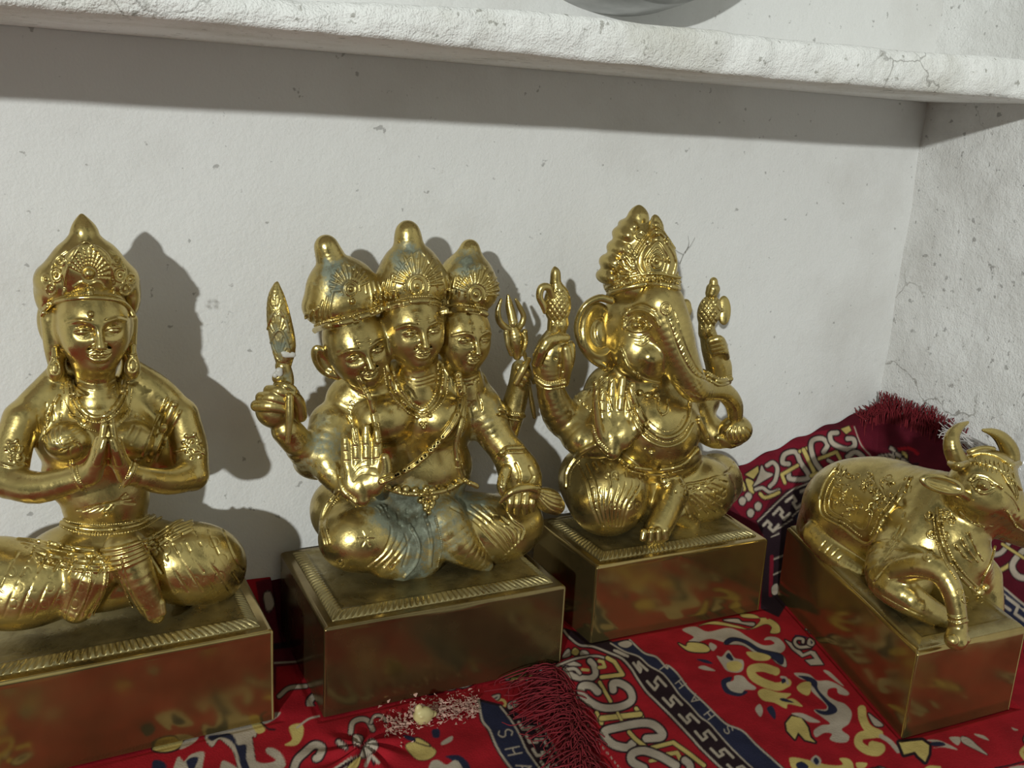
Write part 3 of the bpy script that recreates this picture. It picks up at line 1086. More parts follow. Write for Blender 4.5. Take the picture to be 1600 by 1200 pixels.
# --- upper rug: field of leaves and ribbons
fill('Y', t2(260, 190, 380, 155, 560, 190, 660, 215, 740, 150, 700, 105, 590, 95, 600, 120, 690, 130, 800, 130, 880, 180, 890, 240, 820, 245, 830, 200, 780, 175, 650, 215, 450, 185, 330, 175), 1)
fill('C', t2(450, 145, 560, 135, 600, 160, 690, 165, 680, 190, 580, 170), 2)
fill('R', t2(740, 80, 800, 60, 830, 100, 800, 140, 770, 110))
fill('C', t2(130, 220, 230, 195, 330, 235, 480, 205, 570, 230, 640, 275, 760, 340, 850, 330, 820, 300, 770, 300, 800, 275, 880, 285, 935, 350, 900, 400, 800, 400, 720, 370, 640, 340, 540, 310, 470, 320, 350, 290, 240, 320, 180, 310, 220, 275), 0)
fill('C', t2(455, 330, 560, 290, 660, 350, 740, 400, 870, 400, 930, 440, 940, 510, 870, 480, 810, 430, 700, 400, 600, 340), 1)
fill('N', t2(460, 315, 500, 285, 560, 285, 640, 310, 740, 370, 880, 405, 920, 440, 905, 490, 830, 440, 720, 390, 620, 325, 540, 305, 480, 335), 1)
fill('Y', t2(100, 325, 160, 350, 180, 320, 290, 330, 345, 370, 310, 395, 180, 385), 2)
fill('C', t2(350, 320, 400, 350, 370, 385, 340, 350))
fill('C', t2(255, 515, 300, 500, 390, 540, 310, 535)); fill('N', t2(240, 450, 320, 455, 370, 485, 310, 480))
fill('C', t2(400, 425, 440, 430, 490, 380, 540, 440, 605, 460, 605, 530, 560, 555, 480, 540, 440, 490)); fill('Y', t2(480, 480, 560, 465, 600, 500, 560, 545, 490, 535)); fill('N', t2(470, 430, 495, 400, 530, 450, 510, 460))
fill('Y', t2(630, 395, 740, 400, 820, 430, 790, 460, 690, 455))
stroke('Y', 13, t2(860, 545, 760, 515, 670, 530, 690, 590, 780, 640, 880, 665, 950, 635), 0); stroke('R', 9, t2(830, 590, 860, 610)); stroke('C', 4, t2(905, 590, 940, 600, 955, 640)); fill('N', t2(905, 610, 930, 600, 940, 625, 910, 640))
fill('N', t2(440, 610, 520, 590, 490, 680, 640, 700, 580, 740, 480, 720, 440, 670)); fill('C', t2(475, 640, 530, 615, 540, 580, 600, 580, 650, 630, 705, 670, 690, 690, 620, 690, 590, 715, 510, 695))
fill('Y', t2(720, 710, 770, 680, 880, 710, 980, 720, 940, 760, 1000, 760, 1070, 820, 960, 800, 940, 835, 850, 790, 760, 770)); fill('N', t2(890, 760, 930, 755, 1005, 790, 920, 780))
fill('C', t2(700, 840, 735, 800, 760, 850, 740, 900)); fill('N', t2(790, 840, 830, 815, 860, 870, 850, 920))
fill('Y', t2(940, 950, 985, 895, 1060, 910, 1110, 980, 1130, 1060, 1170, 1100, 1090, 1080, 1035, 1020, 1010, 1075, 950, 1010), 3, False)
fill('C', t3(220, 690, 310, 685, 400, 720, 490, 770, 390, 770, 320, 730))
fill('C', t3(160, 0, 240, 40, 330, 130, 400, 100, 440, 110, 520, 230, 400, 235, 350, 190, 440, 175, 400, 130, 320, 160, 230, 90), 2, False)
fill('C', t3(520, 290, 580, 300, 710, 430, 640, 390))
fill('C', t3(245, 310, 380, 320, 460, 380, 560, 380, 660, 420, 755, 490, 740, 520, 660, 500, 640, 450, 570, 460, 560, 520, 640, 570, 720, 600, 785, 680, 760, 780, 690, 840, 760, 900, 740, 955, 650, 960, 580, 930, 600, 880, 530, 870, 450, 910, 430, 850, 500, 800, 580, 780, 430, 660, 540, 650, 540, 600, 410, 480, 400, 400, 300, 360))
fill('N', t3(280, 335, 390, 345, 460, 390, 470, 460, 560, 560, 640, 630, 640, 680, 560, 705, 480, 690, 440, 650, 540, 665, 560, 620, 480, 520, 415, 430, 340, 370))
fill('Y', t3(270, 440, 330, 395, 400, 400, 400, 480, 370, 520, 300, 490)); fill('R', t3(560, 470, 600, 455, 650, 500, 620, 520, 580, 510))
stroke('Y', 13, t3(880, 650, 890, 740, 940, 830, 1040, 880), 0); stroke('Y', 13, t3(1000, 880, 870, 900, 850, 970, 920, 1030, 1020, 1050, 1060, 1010, 980, 985), 0); stroke('C', 7, t3(1060, 900, 1140, 950, 1220, 1040)); fill('C', t3(940, 690, 1000, 730, 1080, 800, 1000, 800), 2)
fill('Y', t3(200, 1130, 240, 1100, 400, 1130, 560, 1170, 700, 1170, 670, 1110, 760, 1115, 800, 1180, 760, 1260, 300, 1260)); fill('N', t3(260, 1170, 320, 1140, 380, 1190, 330, 1260)); fill('C', t3(400, 1130, 450, 1080, 500, 1130, 470, 1180)); fill('N', t3(425, 1130, 450, 1100, 480, 1140, 455, 1170)); fill('Y', t3(830, 1150, 930, 1155, 900, 1200, 840, 1200))
t8 = T(1360, 1100, 6.667)
fill('Y', t8(300, 400, 420, 390, 540, 380, 610, 430, 605, 520, 570, 600, 500, 540, 465, 495, 350, 525), 5, False)
fill('C', t8(590, 375, 720, 380, 910, 475, 760, 450, 650, 460, 770, 430, 640, 395)); fill('N', t8(630, 400, 740, 395, 780, 430, 660, 440))
fill('C', t8(820, 350, 940, 350, 910, 430)); fill('C', t8(950, 340, 1030, 360, 1110, 430, 1220, 530, 1090, 470, 960, 400), 1); fill('C', t8(1080, 310, 1180, 330, 1235, 380, 1130, 345)); fill('C', t8(1470, 245, 1540, 270, 1500, 275))
stroke('K', 3, t8(1300, 667, 1450, 640, 1600, 600)); fill('C', t8(1440, 667, 1600, 640, 1700, 700, 1500, 720))
# --- back of the rug, heaped against the wall
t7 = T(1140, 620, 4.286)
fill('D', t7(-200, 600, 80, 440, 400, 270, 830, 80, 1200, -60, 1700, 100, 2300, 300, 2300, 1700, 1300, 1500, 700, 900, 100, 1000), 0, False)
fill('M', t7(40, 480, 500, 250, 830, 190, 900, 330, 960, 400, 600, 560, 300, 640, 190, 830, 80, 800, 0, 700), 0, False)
stroke('C', 1.6, t7(835, 200, 880, 320, 945, 395))
fill('Y', t7(105, 520, 190, 465, 195, 500, 160, 550), 2, False); fill('Y', t7(110, 550, 160, 570, 165, 640, 140, 640, 120, 600), 2); fill('Y', t7(65, 560, 90, 565, 110, 620, 90, 625), 2)
fill('C', t7(200, 510, 215, 460, 240, 500, 290, 520, 230, 560, 160, 600, 180, 560), 2)
stroke('C', 6, t7(250, 460, 290, 440, 320, 480, 305, 560, 270, 600), 2); stroke('C', 5, t7(175, 620, 220, 610, 270, 640, 330, 625), 2); stroke('Y', 5, t7(205, 650, 235, 675, 290, 660, 330, 640), 2)
for x, y_ in ((125, 670), (190, 735), (85, 700), (140, 780), (60, 620)): fill('C', t7(x - 22, y_ - 10, x, y_ - 30, x + 25, y_ - 10, x + 10, y_ + 25, x - 15, y_ + 20), 2)
stroke('C', 7, t7(395, 450, 355, 440, 370, 385, 440, 370, 475, 440, 530, 540, 410, 550, 395, 515), 2.5)
stroke('Y', 5, t7(455, 460, 350, 520, 370, 575), 1.5, False); stroke('Y', 5, t7(470, 365, 520, 345), 1.5, False); stroke('Y', 6, t7(495, 355, 575, 520), 1.5, False); stroke('Y', 5, t7(545, 530, 600, 505), 1, False)
stroke('C', 7, t7(630, 370, 655, 320, 620, 280, 560, 290, 545, 340, 570, 430, 615, 495), 2.5)
stroke('Y', 5, t7(600, 415, 715, 370, 740, 415), 1.5, False); stroke('C', 5, t7(660, 425, 720, 460), 1.5)
stroke('C', 7, t7(720, 240, 675, 250, 690, 310, 780, 350, 835, 330, 830, 285, 790, 280), 2.5); fill('Y', t7(745, 215, 800, 195, 815, 225, 780, 250), 1.5, False)
stroke('C', 7, t7(790, 400, 840, 370, 890, 400, 900, 440), 2.5)
fill('K', t7(185, 830, 390, 630, 500, 590, 620, 540, 620, 700, 430, 850, 300, 1060), 2, False)
fill('N', t7(440, 800, 620, 640, 640, 800, 460, 860), 0, False)
stroke('C', 2, t7(190, 835, 390, 645, 500, 590, 620, 545)); stroke('C', 1.6, t7(420, 800, 500, 730, 600, 650)); stroke('C', 1.4, t7(300, 900, 420, 820))
b7 = band(t7(215, 850, 400, 660, 620, 560), t7(290, 920, 440, 770, 640, 640), 1)
for k in range(5):
    stroke('C', 4.2, [b7(-.04 + (k + a) * .24, v) for a, v in KEY], smooth=False)
for k in range(4):
    stroke('C', 2, t7(280, 940 + k * 28, 330, 915 + k * 30))
fill('C', t7(940, 440, 1000, 390, 1110, 380, 1110, 490, 1050, 450), 2, False); stroke('K', 1.6, t7(960, 430, 1040, 400, 1090, 400)); fill('Y', t7(1115, 400, 1150, 370, 1190, 390, 1180, 450, 1130, 500), 2); stroke('R', 5, t7(1100, 360, 1200, 345, 1260, 380)); stroke('K', 4, t7(1180, 520, 1220, 460, 1260, 450))
fill('K', [(1196, 845), (1236, 830), (1236, 930), (1216, 962), (1190, 950)], 2, False); stroke('C', 2, [(1206, 875), (1224, 868)]); stroke('C', 2, [(1204, 900), (1222, 892)]); stroke('M', 6, [(1204, 930), (1206, 870)]); fill('C', [(1206, 918), (1214, 912), (1218, 924), (1208, 930)], 1)
fill('N', [(1290, 765), (1420, 820), (1530, 880), (1505, 935), (1400, 880), (1270, 810)], 0, False)
stroke('C', 3, [(1290, 765), (1420, 820), (1530, 880)]); stroke('C', 3, [(1270, 812), (1400, 882), (1505, 937)])
for _ in range(34):
    stamp(_r.uniform(1245, 1500), _r.uniform(840, 1010), _r.uniform(13, 22), _r.uniform(0, 6.3))
for _ in range(16):
    stroke('C', 5, [(1400 + _ * 9 - 8, 700 + _ * 9), (1410 + _ * 9, 716 + _ * 9), (1404 + _ * 9, 726 + _ * 9)], 2)
# right of the bull
stroke('C', 7, [(1548, 868), (1566, 862), (1584, 836)], 2); stroke('Y', 6, [(1562, 892), (1580, 880), (1606, 850)], 2); stroke('C', 9, [(1612, 905), (1590, 900), (1582, 882), (1600, 860), (1625, 850)], 2)
stroke('Y', 4, [(1566, 850), (1600, 872)], 1)
LA = [(1520, 885), (1560, 912), (1600, 945), (1660, 990)]
fill('N', [(1520, 885), (1560, 912), (1600, 945), (1660, 990), (1680, 1060), (1600, 1000), (1540, 955), (1500, 930)], 0, False)
stroke('C', 3, LA); stroke('C', 2, [(x, y + 9) for x, y in LA]); stroke('C', 3, [(x, y + 45) for x, y in LA])
for k in range(4): stroke('C', 5, [(1548 + k * 26, 915 + k * 19), (1565 + k * 26, 928 + k * 19), (1560 + k * 26, 940 + k * 19), (1578 + k * 26, 953 + k * 19)], smooth=False)
# --- lower rug
fill('D', [(395, 885), (470, 870), (512, 985), (505, 1075), (430, 1085)], 0, False)  # gap between the two left plinths: its shade painted into the print as dark patches
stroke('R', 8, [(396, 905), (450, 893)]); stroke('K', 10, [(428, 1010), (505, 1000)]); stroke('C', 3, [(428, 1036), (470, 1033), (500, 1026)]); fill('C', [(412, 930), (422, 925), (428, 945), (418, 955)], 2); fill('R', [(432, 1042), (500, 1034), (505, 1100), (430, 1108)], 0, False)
stroke('C', 6, [(436, 1088), (452, 1075), (478, 1072)], 2); stroke('C', 9, [(500, 1080), (484, 1096), (490, 1112)], 3)
t4, t5, t6 = T(160, 1080, 6.667), T(380, 1080, 6.667), T(600, 1060, 5.333)
fill('R', [(60, 1205), (250, 1150), (440, 1105), (600, 1100), (760, 1080), (900, 1210), (900, 1290), (60, 1290)], 0, False)
fill('Y', t4(525, 600, 640, 480, 830, 500, 790, 590, 650, 630), 3); fill('C', t4(870, 500, 1000, 470, 950, 540, 810, 605)); fill('N', t4(525, 730, 600, 720, 660, 760, 660, 860, 530, 860))
fill('C', t4(740, 820, 790, 680, 850, 730, 920, 660, 1055, 630, 1050, 740, 1000, 860, 760, 900)); fill('N', t4(870, 740, 930, 690, 1000, 690, 980, 760, 930, 840))
fill('C', t4(1070, 480, 1150, 400, 1430, 330, 1600, 300, 1600, 470, 1560, 480, 1590, 700, 1600, 860, 1440, 860, 1370, 640, 1280, 540, 1210, 500, 1140, 580), 1)
fill('N', t4(1100, 470, 1220, 450, 1330, 440, 1380, 490, 1410, 560, 1500, 560, 1500, 700, 1560, 860, 1470, 860, 1400, 620, 1340, 520, 1230, 480, 1140, 520))
fill('C', t4(1240, 740, 1290, 730, 1400, 800, 1400, 860, 1240, 860))
fill('Y', t5(80, 330, 150, 290, 230, 400, 150, 440)); fill('C', t5(180, 300, 300, 230, 390, 225, 330, 290, 230, 340)); stroke('K', 3, t5(170, 310, 260, 390, 330, 400)); 
fill('Y', t5(480, 370, 610, 340, 625, 450, 560, 560, 430, 560, 510, 500)); stroke('C', 3, t5(560, 380, 680, 290, 790, 260))
fill('C', t5(60, 700, 200, 750, 340, 720, 240, 640, 250, 590, 330, 600, 410, 670, 420, 800, 100, 820))
stroke('C', 11, t5(520, 830, 560, 720, 640, 640, 740, 560, 820, 590, 790, 680, 760, 700), 3)
fill('C', t5(970, 520, 1010, 510, 1090, 600, 1000, 570), 3)
for k in range(7):  # gathered knot of folds
    a = 2.0 + k * .42
    c0 = t5(1200, 690)[0]
    stroke('CKCRCKC'[k], 5.5, [c0 + [-40 * math.cos(a - 1.6) - 8, 24 - 9 * k * .3], c0 + [-20 * math.cos(a - 1.2), 4 - k], c0], 0)
stroke('C', 7, t5(1120, 430, 1140, 330, 1220, 290, 1300, 310, 1350, 400), 2); stroke('C', 4, t5(1330, 330, 1370, 260, 1440, 260, 1490, 310), 2); stroke('R', 5, t5(1370, 300, 1420, 360, 1440, 440)); fill('C', t5(1270, 560, 1350, 500, 1400, 590, 1220, 700), 2); fill('Y', t5(1220, 690, 1150, 730, 1080, 810, 1180, 800), 2); fill('C', t5(1150, 460, 1240, 470, 1230, 540, 1160, 560), 2)
fill('Y', t6(180, 560, 290, 530, 430, 600, 380, 670, 270, 670), 1); fill('Y', t6(240, 510, 290, 500, 385, 560, 300, 540), 2); fill('N', t6(160, 470, 250, 490, 260, 525, 190, 510)); fill('N', t6(400, 430, 460, 425, 460, 490, 410, 490)); fill('C', t6(480, 530, 565, 480, 565, 520, 490, 555))
fill('N', t6(510, 650, 620, 640, 700, 700, 720, 780, 640, 780, 560, 680)); fill('C', t6(390, 700, 450, 680, 520, 720, 590, 680, 640, 720, 640, 800, 390, 800))
LN1, LN2, LN3 = t6(790, 190, 820, 350, 880, 430, 930, 550, 1000, 670, 1100, 800, 1250, 1000), t6(970, 235, 1060, 350, 1130, 470, 1190, 600, 1290, 740, 1400, 900), t6(1300, 380, 1400, 540, 1460, 680, 1560, 860)
fill('N', np.vstack([LN1, LN2[::-1]]), 4, False); fill('K', np.vstack([LN2, LN3[::-1]]), 2, False)
stroke('C', 3.4, LN1); stroke('C', 2.8, LN2); stroke('C', 2.4, LN3)
b6 = band(LN2[1:] + [5, 0], LN3 - [5, 0], 1)
for k in range(6): stroke('C', 4.6, [b6(.02 + (k + a) * .2, v) for a, v in KEY], smooth=False)
for ch, (gx, gy) in zip('SHAHI', ((1012, 457), (1080, 605), (1170, 745), (1260, 880), (1350, 1010))):
    glyph(ch, t6(gx, gy)[0], (.42, .9), (.97, -.2), 14, 22, 2)

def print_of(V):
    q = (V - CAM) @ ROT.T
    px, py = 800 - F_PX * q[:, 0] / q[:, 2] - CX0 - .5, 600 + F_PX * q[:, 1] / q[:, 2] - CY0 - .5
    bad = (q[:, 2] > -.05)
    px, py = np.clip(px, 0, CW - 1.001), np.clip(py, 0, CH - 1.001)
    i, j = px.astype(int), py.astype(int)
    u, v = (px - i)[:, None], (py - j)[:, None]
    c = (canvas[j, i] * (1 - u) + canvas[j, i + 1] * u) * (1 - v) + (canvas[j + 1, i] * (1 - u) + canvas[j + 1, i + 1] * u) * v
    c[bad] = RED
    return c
def sstep(x):
    x = np.clip(x, 0, 1)
    return x * x * (3 - 2 * x)
def yarn(name, strands, r, mat, parent, kind='stuff'):
    vs, fs, n0 = [], [], 0
    for pts in strands:
        pts = np.asarray(pts, float)
        t = np.gradient(pts, axis=0)
        t /= np.linalg.norm(t, axis=1)[:, None] + 1e-12
        a = np.cross(t, [.3, .2, .93]); a /= np.linalg.norm(a, axis=1)[:, None] + 1e-12
        b = np.cross(t, a)
        rr = r * np.linspace(1, .55, len(pts))[:, None]
        ring = np.stack([pts + rr * (a * math.cos(k * 2.094) + b * math.sin(k * 2.094)) for k in range(3)], 1)
        vs.append(ring.reshape(-1, 3))
        fs.append(grid_faces(len(pts), 3, False, True) + n0)
        n0 += len(pts) * 3
    o = new_mesh(name, np.vstack(vs), np.vstack(fs), mat, parent)
    if kind: o['kind'] = kind
    return o
# heights
_e1, _e2 = unit([.948, -.05]), unit([.318, .948])
_a = np.array([.2975, -.1855])
FEET = [[(-.156, -.0405), (-.0075, -.0385), (-.0070, .036), (-.156, .036)], [(.0165, -.047), (.1610, -.0500), (.1620, .051), (.0195, .0525)],
        [(.1915, -.0345), (.3235, -.0395), (.3290, .040), (.1905, .0425)], [_a, _a + _e1 * .083, _a + _e1 * .083 + _e2 * .1665, _a + _e2 * .1665]]
def under_boxes(p, z, zmax=.0172):
    # the plinths press the cloth flat
    for c in FEET:
        c = np.array(c, float)
        d = np.full(len(p), -1e9)
        for i in range(4):
            a, b = c[i], c[(i + 1) % 4]
            e = unit(b - a)
            d = np.maximum(d, (p[:, 0] - a[0]) * e[1] - (p[:, 1] - a[1]) * e[0])
        w = sstep(1 - (d - .0012) / .004)
        z = z + np.minimum(0, zmax - z) * w
    return z
edge_px = [(846, 1036), (866, 1062), (886, 1098), (902, 1140), (925, 1200), (960, 1290)]
EW = np.array([PZ(a, b, .021) for a, b in edge_px])
EW = EW[np.argsort(EW[:, 1])]
def x_edge(y):
    return np.interp(y, np.r_[-.62, EW[:, 1], .06], np.r_[EW[0, 0] - .05, EW[:, 0], EW[-1, 0] - .03])
WT = np.array([[.30, .03], [.335, .055], [.377, .081], [.43, .097], [.48, .110], [.535, .124]])
ST = np.array([[-.62, .022], [-.22, .028], [-.13, .045], [-.07, .075], [-.03, .114], [.0, .121], [.06, .12]])
def z_upper(p):
    x, y = p[:, 0], p[:, 1]
    dw, ds = WY - y, SX - x
    zt = np.interp(x, WT[:, 0], WT[:, 1])
    zs = np.interp(y, ST[:, 0], ST[:, 1])
    q = np.column_stack([x, y, x * 0])
    base = .0192 + .0010 * fbm(q, 16, 2, 2)
    a = sstep(1 - dw / .085) * (zt - .019) * sstep((x - .30) / .03)
    b = sstep(1 - ds / .075) * (zs - .019)
    z = base + np.maximum(a, b) + .35 * np.minimum(a, b) * 0
    u = x - x_edge(y)
    z += .0055 * np.exp(-((u - .016) / .012) ** 2) * sstep((-.045 - y) / .01) - .0008 * np.exp(-(u / .003) ** 2)
    z += .0012 * np.sin(x * 210 + y * 90) * sstep((z - .03) / .03)
    return under_boxes(p, z)
def build_rugs():
    h = .00062
    ys = np.concatenate([np.arange(-.262, -.26, .0016), np.arange(-.26, WY - .0015, h)])
    nx = int((SX - .14) / h)
    u = np.linspace(0, 1, nx)
    Y, U = np.meshgrid(ys, u, indexing='ij')
    X0 = x_edge(Y)
    X = X0 + U * (SX - .0035 - X0)
    p = np.column_stack([X.ravel(), Y.ravel(), np.zeros(X.size)])
    p[:, 2] = z_upper(p)
    o = new_mesh('rug', p, grid_faces(len(ys), nx), M_CLOTH)
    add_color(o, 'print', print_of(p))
    tag(o, 'red printed rug with white scroll border under the bull, heaped against the wall', 'rug', 'red printed rugs')
    rg = np.random.default_rng(8)
    S_ = []
    hemw = np.array([PZ(a, b, .024) for a, b in [(858, 1040), (872, 1062), (884, 1085), (892, 1110), (900, 1140), (905, 1170), (912, 1200), (925, 1240)]])
    hp = resample(hemw, .0002)
    for k in range(430):
        a = hp[rg.integers(0, len(hp))] + [rg.uniform(-.004, .006), rg.uniform(-.003, .003), -.001]
        s_ = (a[1] - hp[:, 1].min()) / (np.ptp(hp[:, 1]) + 1e-9)
        back = rg.uniform() < .55 * s_ + .1
        L = rg.uniform(.014, .034)
        ang = rg.normal(-2.95, .25) if back and s_ > .5 else rg.normal(-2.0, .45)
        d = np.array([math.cos(ang), math.sin(ang) * (1 if not back else .6), 0])
        m1 = a + d * L * .4 + [0, 0, rg.uniform(.001, .004)]
        m2 = a + d * L * .8 + [rg.normal(0, .003), rg.normal(0, .003), 0]
        e_ = a + d * L + [rg.normal(0, .004), rg.normal(0, .004), 0]
        m2[2], e_[2] = .0205 + rg.uniform(0, .003), .0195 + rg.uniform(0, .002)
        S_.append(spline([a, m1, m2, e_], 4))
    yarn('fringe', S_, .0005, M_RED, o)
    S_ = []
    for k in range(420):
        t = rg.uniform()
        if t < .35:
            x = .492 + t / .35 * .028
            a = np.array([x, WY - .006 - rg.uniform(0, .01), np.interp(x, WT[:, 0], WT[:, 1]) - .002])
        else:
            y = .05 - (t - .35) / .65 * .085
            a = np.array([SX - .006 - rg.uniform(0, .008), y, np.interp(y, ST[:, 0], ST[:, 1]) - .004])
        L = rg.uniform(.008, .018) * (1 if t > .3 else .4)
        e_ = a + [rg.normal(0, .003), rg.normal(0, .004), L]
        e_[0] = min(e_[0], SX - .0035); e_[1] = min(e_[1], WY - .003)
        S_.append(spline([a + [-.002, -.003, -.014], a, (a + e_) / 2 + [rg.normal(0, .001), rg.normal(0, .001), 0], e_], 3))
    yarn('fringe', S_, .0006, M_RED, o)
    # lower rug
    h = .0007
    xs = np.concatenate([np.arange(-.42, -.22, .002), np.arange(-.22, .185, h)])
    ys = np.concatenate([np.arange(-.262, -.26, .0016), np.arange(-.26, WY - .002, h)])
    X, Y = np.meshgrid(xs, ys, indexing='ij')
    q = np.column_stack([X.ravel(), Y.ravel(), np.zeros(X.size)])
    z = .0168 + .0014 * fbm(q, 14, 3, 6)
    kn = PZ(566, 1170, .02)
    dx, dy = q[:, 0] - kn[0], q[:, 1] - kn[1]
    r = np.hypot(dx, dy)
    z += np.exp(-(r / .022) ** 2) * (.0035 + .0022 * np.sin(np.arctan2(dy, dx) * 9 + r * 60))
    z = z - .0032 * sstep((q[:, 0] - x_edge(q[:, 1]) + .004) / .006)
    z += sstep(1 - (WY - q[:, 1]) / .03) * .036 * sstep((.13 - q[:, 0]) / .03)
    z = np.where(q[:, 0] > x_edge(q[:, 1]) - .003, np.minimum(z, .0158), z)
    q[:, 2] = under_boxes(q, z, .0165)
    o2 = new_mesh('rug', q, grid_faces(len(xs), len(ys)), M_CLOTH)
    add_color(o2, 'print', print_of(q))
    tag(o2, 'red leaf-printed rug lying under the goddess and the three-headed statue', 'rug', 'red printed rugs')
build_rugs()
# ---------------------------------------------------------------- praying goddess
def finish(S, name, parent, mat, h=.0004, relax=1, patina=None):
    V, Fq = S.mesh(h=h, relax=relax)
    o = new_mesh(name, V, Fq, mat, parent)
    if patina is not None:
        a = np.zeros(len(V))
        for c, r, amt in patina:
            d2 = ((V - c) ** 2).sum(1) / (r * r)
            a += amt * np.exp(-d2)
        add_attr(o, 'patina', a)
    return o
def build_sita():
    root = empty('goddess_statue', (-.078, -.002, 0.0176))
    tag(root, 'brass praying goddess statue with joined hands, leftmost on the ledge', 'statue')
    plinth(root, [(-.156, -.0405), (-.0075, -.0385), (-.0070, .036), (-.156, .036)], .07, 0.0176)
    S = Sdf()
    # hips and folded legs
    S.pe(165, 858, .010, (118, 62, 52), k=20)
    S.pe(160, 905, .002, (120, 60, 48), k=20)
    S.pe(50, 915, -.002, (104, 62, 66), rot=(0, -8, 0), k=14)
    S.pe(-10, 900, .004, (80, 60, 62), k=14)
    S.pe(296, 880, .000, (86, 60, 66), rot=(0, 10, 0), k=14)
    S.pe(325, 885, .010, (58, 60, 60), k=14)
    # torso
    S.pe(165, 770, .012, (66, 44, 90), k=16)
    S.pe(158, 690, .010, (92, 46, 62), k=20)
    S.pe(105, 690, -.002, (34, 26, 30), k=10)
    S.pe(205, 690, -.002, (36, 26, 30), k=10)
    S.pe(150, 632, .016, (100, 32, 44), k=18)
    S.pe(240, 698, .014, (52, 26, 62), k=10)
    S.pe(92, 668, .014, (44, 24, 52), k=10)
    S.pe(110, 740, .012, (42, 26, 50), k=10)
    S.pc([(96, 585, .020, 22), (62, 625, .016, 26), (36, 655, .012, 28)], k=16)
    S.pc([(205, 580, .020, 20), (245, 612, .016, 26), (280, 648, .012, 26)], k=16)
    # neck
    S.pc([(147, 565, .006, 30), (150, 600, .008, 30), (152, 640, .008, 42)], k=8)
    for yy in (598, 608, 618):
        S.curve([(122, yy - 6), (135, yy), (152, yy + 2), (168, yy), (180, yy - 6)], 1.1, 'cut')
    # arms
    S.pc([(34, 655, .010, 27), (20, 700, .006, 29), (14, 750, -.002, 27)], k=8)
    S.pc([(14, 752, -.002, 27), (60, 762, -.014, 25), (118, 748, -.024, 20), (142, 738, -.028, 17)], k=6)
    S.pc([(284, 650, .010, 26), (297, 700, .006, 27), (300, 740, -.002, 25)], k=8)
    S.pc([(300, 742, -.002, 25), (262, 752, -.014, 21), (222, 746, -.024, 18), (200, 738, -.028, 15)], k=6)
    # joined hands
    for sx, wx in ((-1, 140), (1, 200)):
        cx = 169
        S.pc([(wx, 742, -.028, 17), (cx + sx * 17, 718, -.032, 14), (cx + sx * 11, 690, -.034, 11)], k=6)
        S.pc([(cx + sx * 13, 720, -.027, 13), (cx + sx * 10, 690, -.029, 10)], k=5)
        for j, (dy, tip, r) in enumerate(((-.0385, 664, 5.2), (-.0345, 650, 5.6), (-.030, 647, 5.6), (-.026, 655, 5.0))):
            S.pc([(cx + sx * 14, 700, dy, 6.5), (cx + sx * 9, 682, dy - .0005, r), (cx + sx * 6.5, 666, dy, r), (cx + sx * 5, tip, dy, r * .8)], k=1.6)
        S.pc([(cx + sx * 17, 722, -.038, 8), (cx + sx * 11, 704, -.041, 6.5), (cx + sx * 6, 688, -.041, 5)], k=2)
    # feet
    S.pc([(196, 860, -.018, 34), (216, 905, -.022, 27), (236, 945, -.0225, 20), (244, 962, -.0235, 13)], k=6)
    for i in range(4):
        S.pc([(228 + i * 8, 948 - i * 2, -.026, 6.5), (234 + i * 7, 966 - i * 3, -.027, 5)], k=1.5)
    S.pc([(140, 900, -.014, 40), (120, 950, -.016, 24)], k=10)
    # face and long hair framing it
    S.pe(137, 500, .022, (72, 42, 72), k=10)
    S.pc([(80, 500, .012, 16), (84, 545, .012, 14), (92, 580, .014, 13)], k=10)
    S.pc([(203, 500, .012, 12), (202, 545, .012, 11), (200, 580, .014, 12)], k=10)
    fr = Frame(P(146, 503, .006), 52 * .000303, yaw=3, pitch=6, roll=0)
    sculpt_face(S, fr, smile=1.5, ears=(0, 0), wide=1.02, mw=1.25)
    S.bump(142, 491, 5, 0, 1)
    # cloth: shoulder veil, stole with border, waist folds
    S.curve([(96, 612), (80, 640), (72, 668), (66, 690)], 2.2, 'add')
    for i in range(5):
        S.curve([(46 + i * 13, 648 - i * 9), (50 + i * 11, 668 - i * 3), (66 + i * 6, 690)], 1.5, 'cut')
    S.curve([(282, 642), (262, 680), (244, 720)], 2.6, 'add')
    S.curve([(262, 622), (240, 668), (222, 716)], 2.2, 'add')
    S.curve([(272, 632), (252, 676), (234, 718)], 6, 'add', 3)
    for a, b in (((205, 640), (192, 668)), ((214, 648), (198, 684)), ((224, 655), (206, 694))):
        S.curve([a, ((a[0] + b[0]) / 2 + 2, (a[1] + b[1]) / 2), b], 1.3, 'cut')
    for i in range(5):
        S.curve([(96 + i * 4, 706 - i * 8), (118 + i * 4, 694 - i * 8), (136 + i * 2, 676 - i * 6)], 1.0, 'cut')
    S.ring(102, 690, 9, r=.9); S.ring(118, 705, 10, 13, r=1.1)
    for i in range(6):
        S.curve([(196 + i * 3, 772 + i * 3), (182 - i * 4 + i * i * .6, 786), (165 - i * 9, 805 - i * 1.5)], 1.4, 'cut')
    # sweeping hip drape
    for i, (dy, r_) in enumerate(((0, 3.0), (12, 2.0), (23, 2.0), (34, 2.2), (46, 2.0))):
        S.curve([(28 + i * 6, 842 + dy * .5), (70, 846 + dy * .8), (130, 858 + dy * .75), (180, 858 + dy * .7), (230, 842 + dy * .6), (270, 818 + dy * .5), (300, 808 + dy * .4)], r_, 'add', 2)
    # pleats on the thighs and circles between them
    for i in range(7):
        x0 = -6 + i * 24
        S.curve([(x0 + 34, 862 + i * 1.5), (x0 + 14, 900), (x0 - 2, 935), (x0 - 14, 968)], 1.7, 'cut', 1.2)
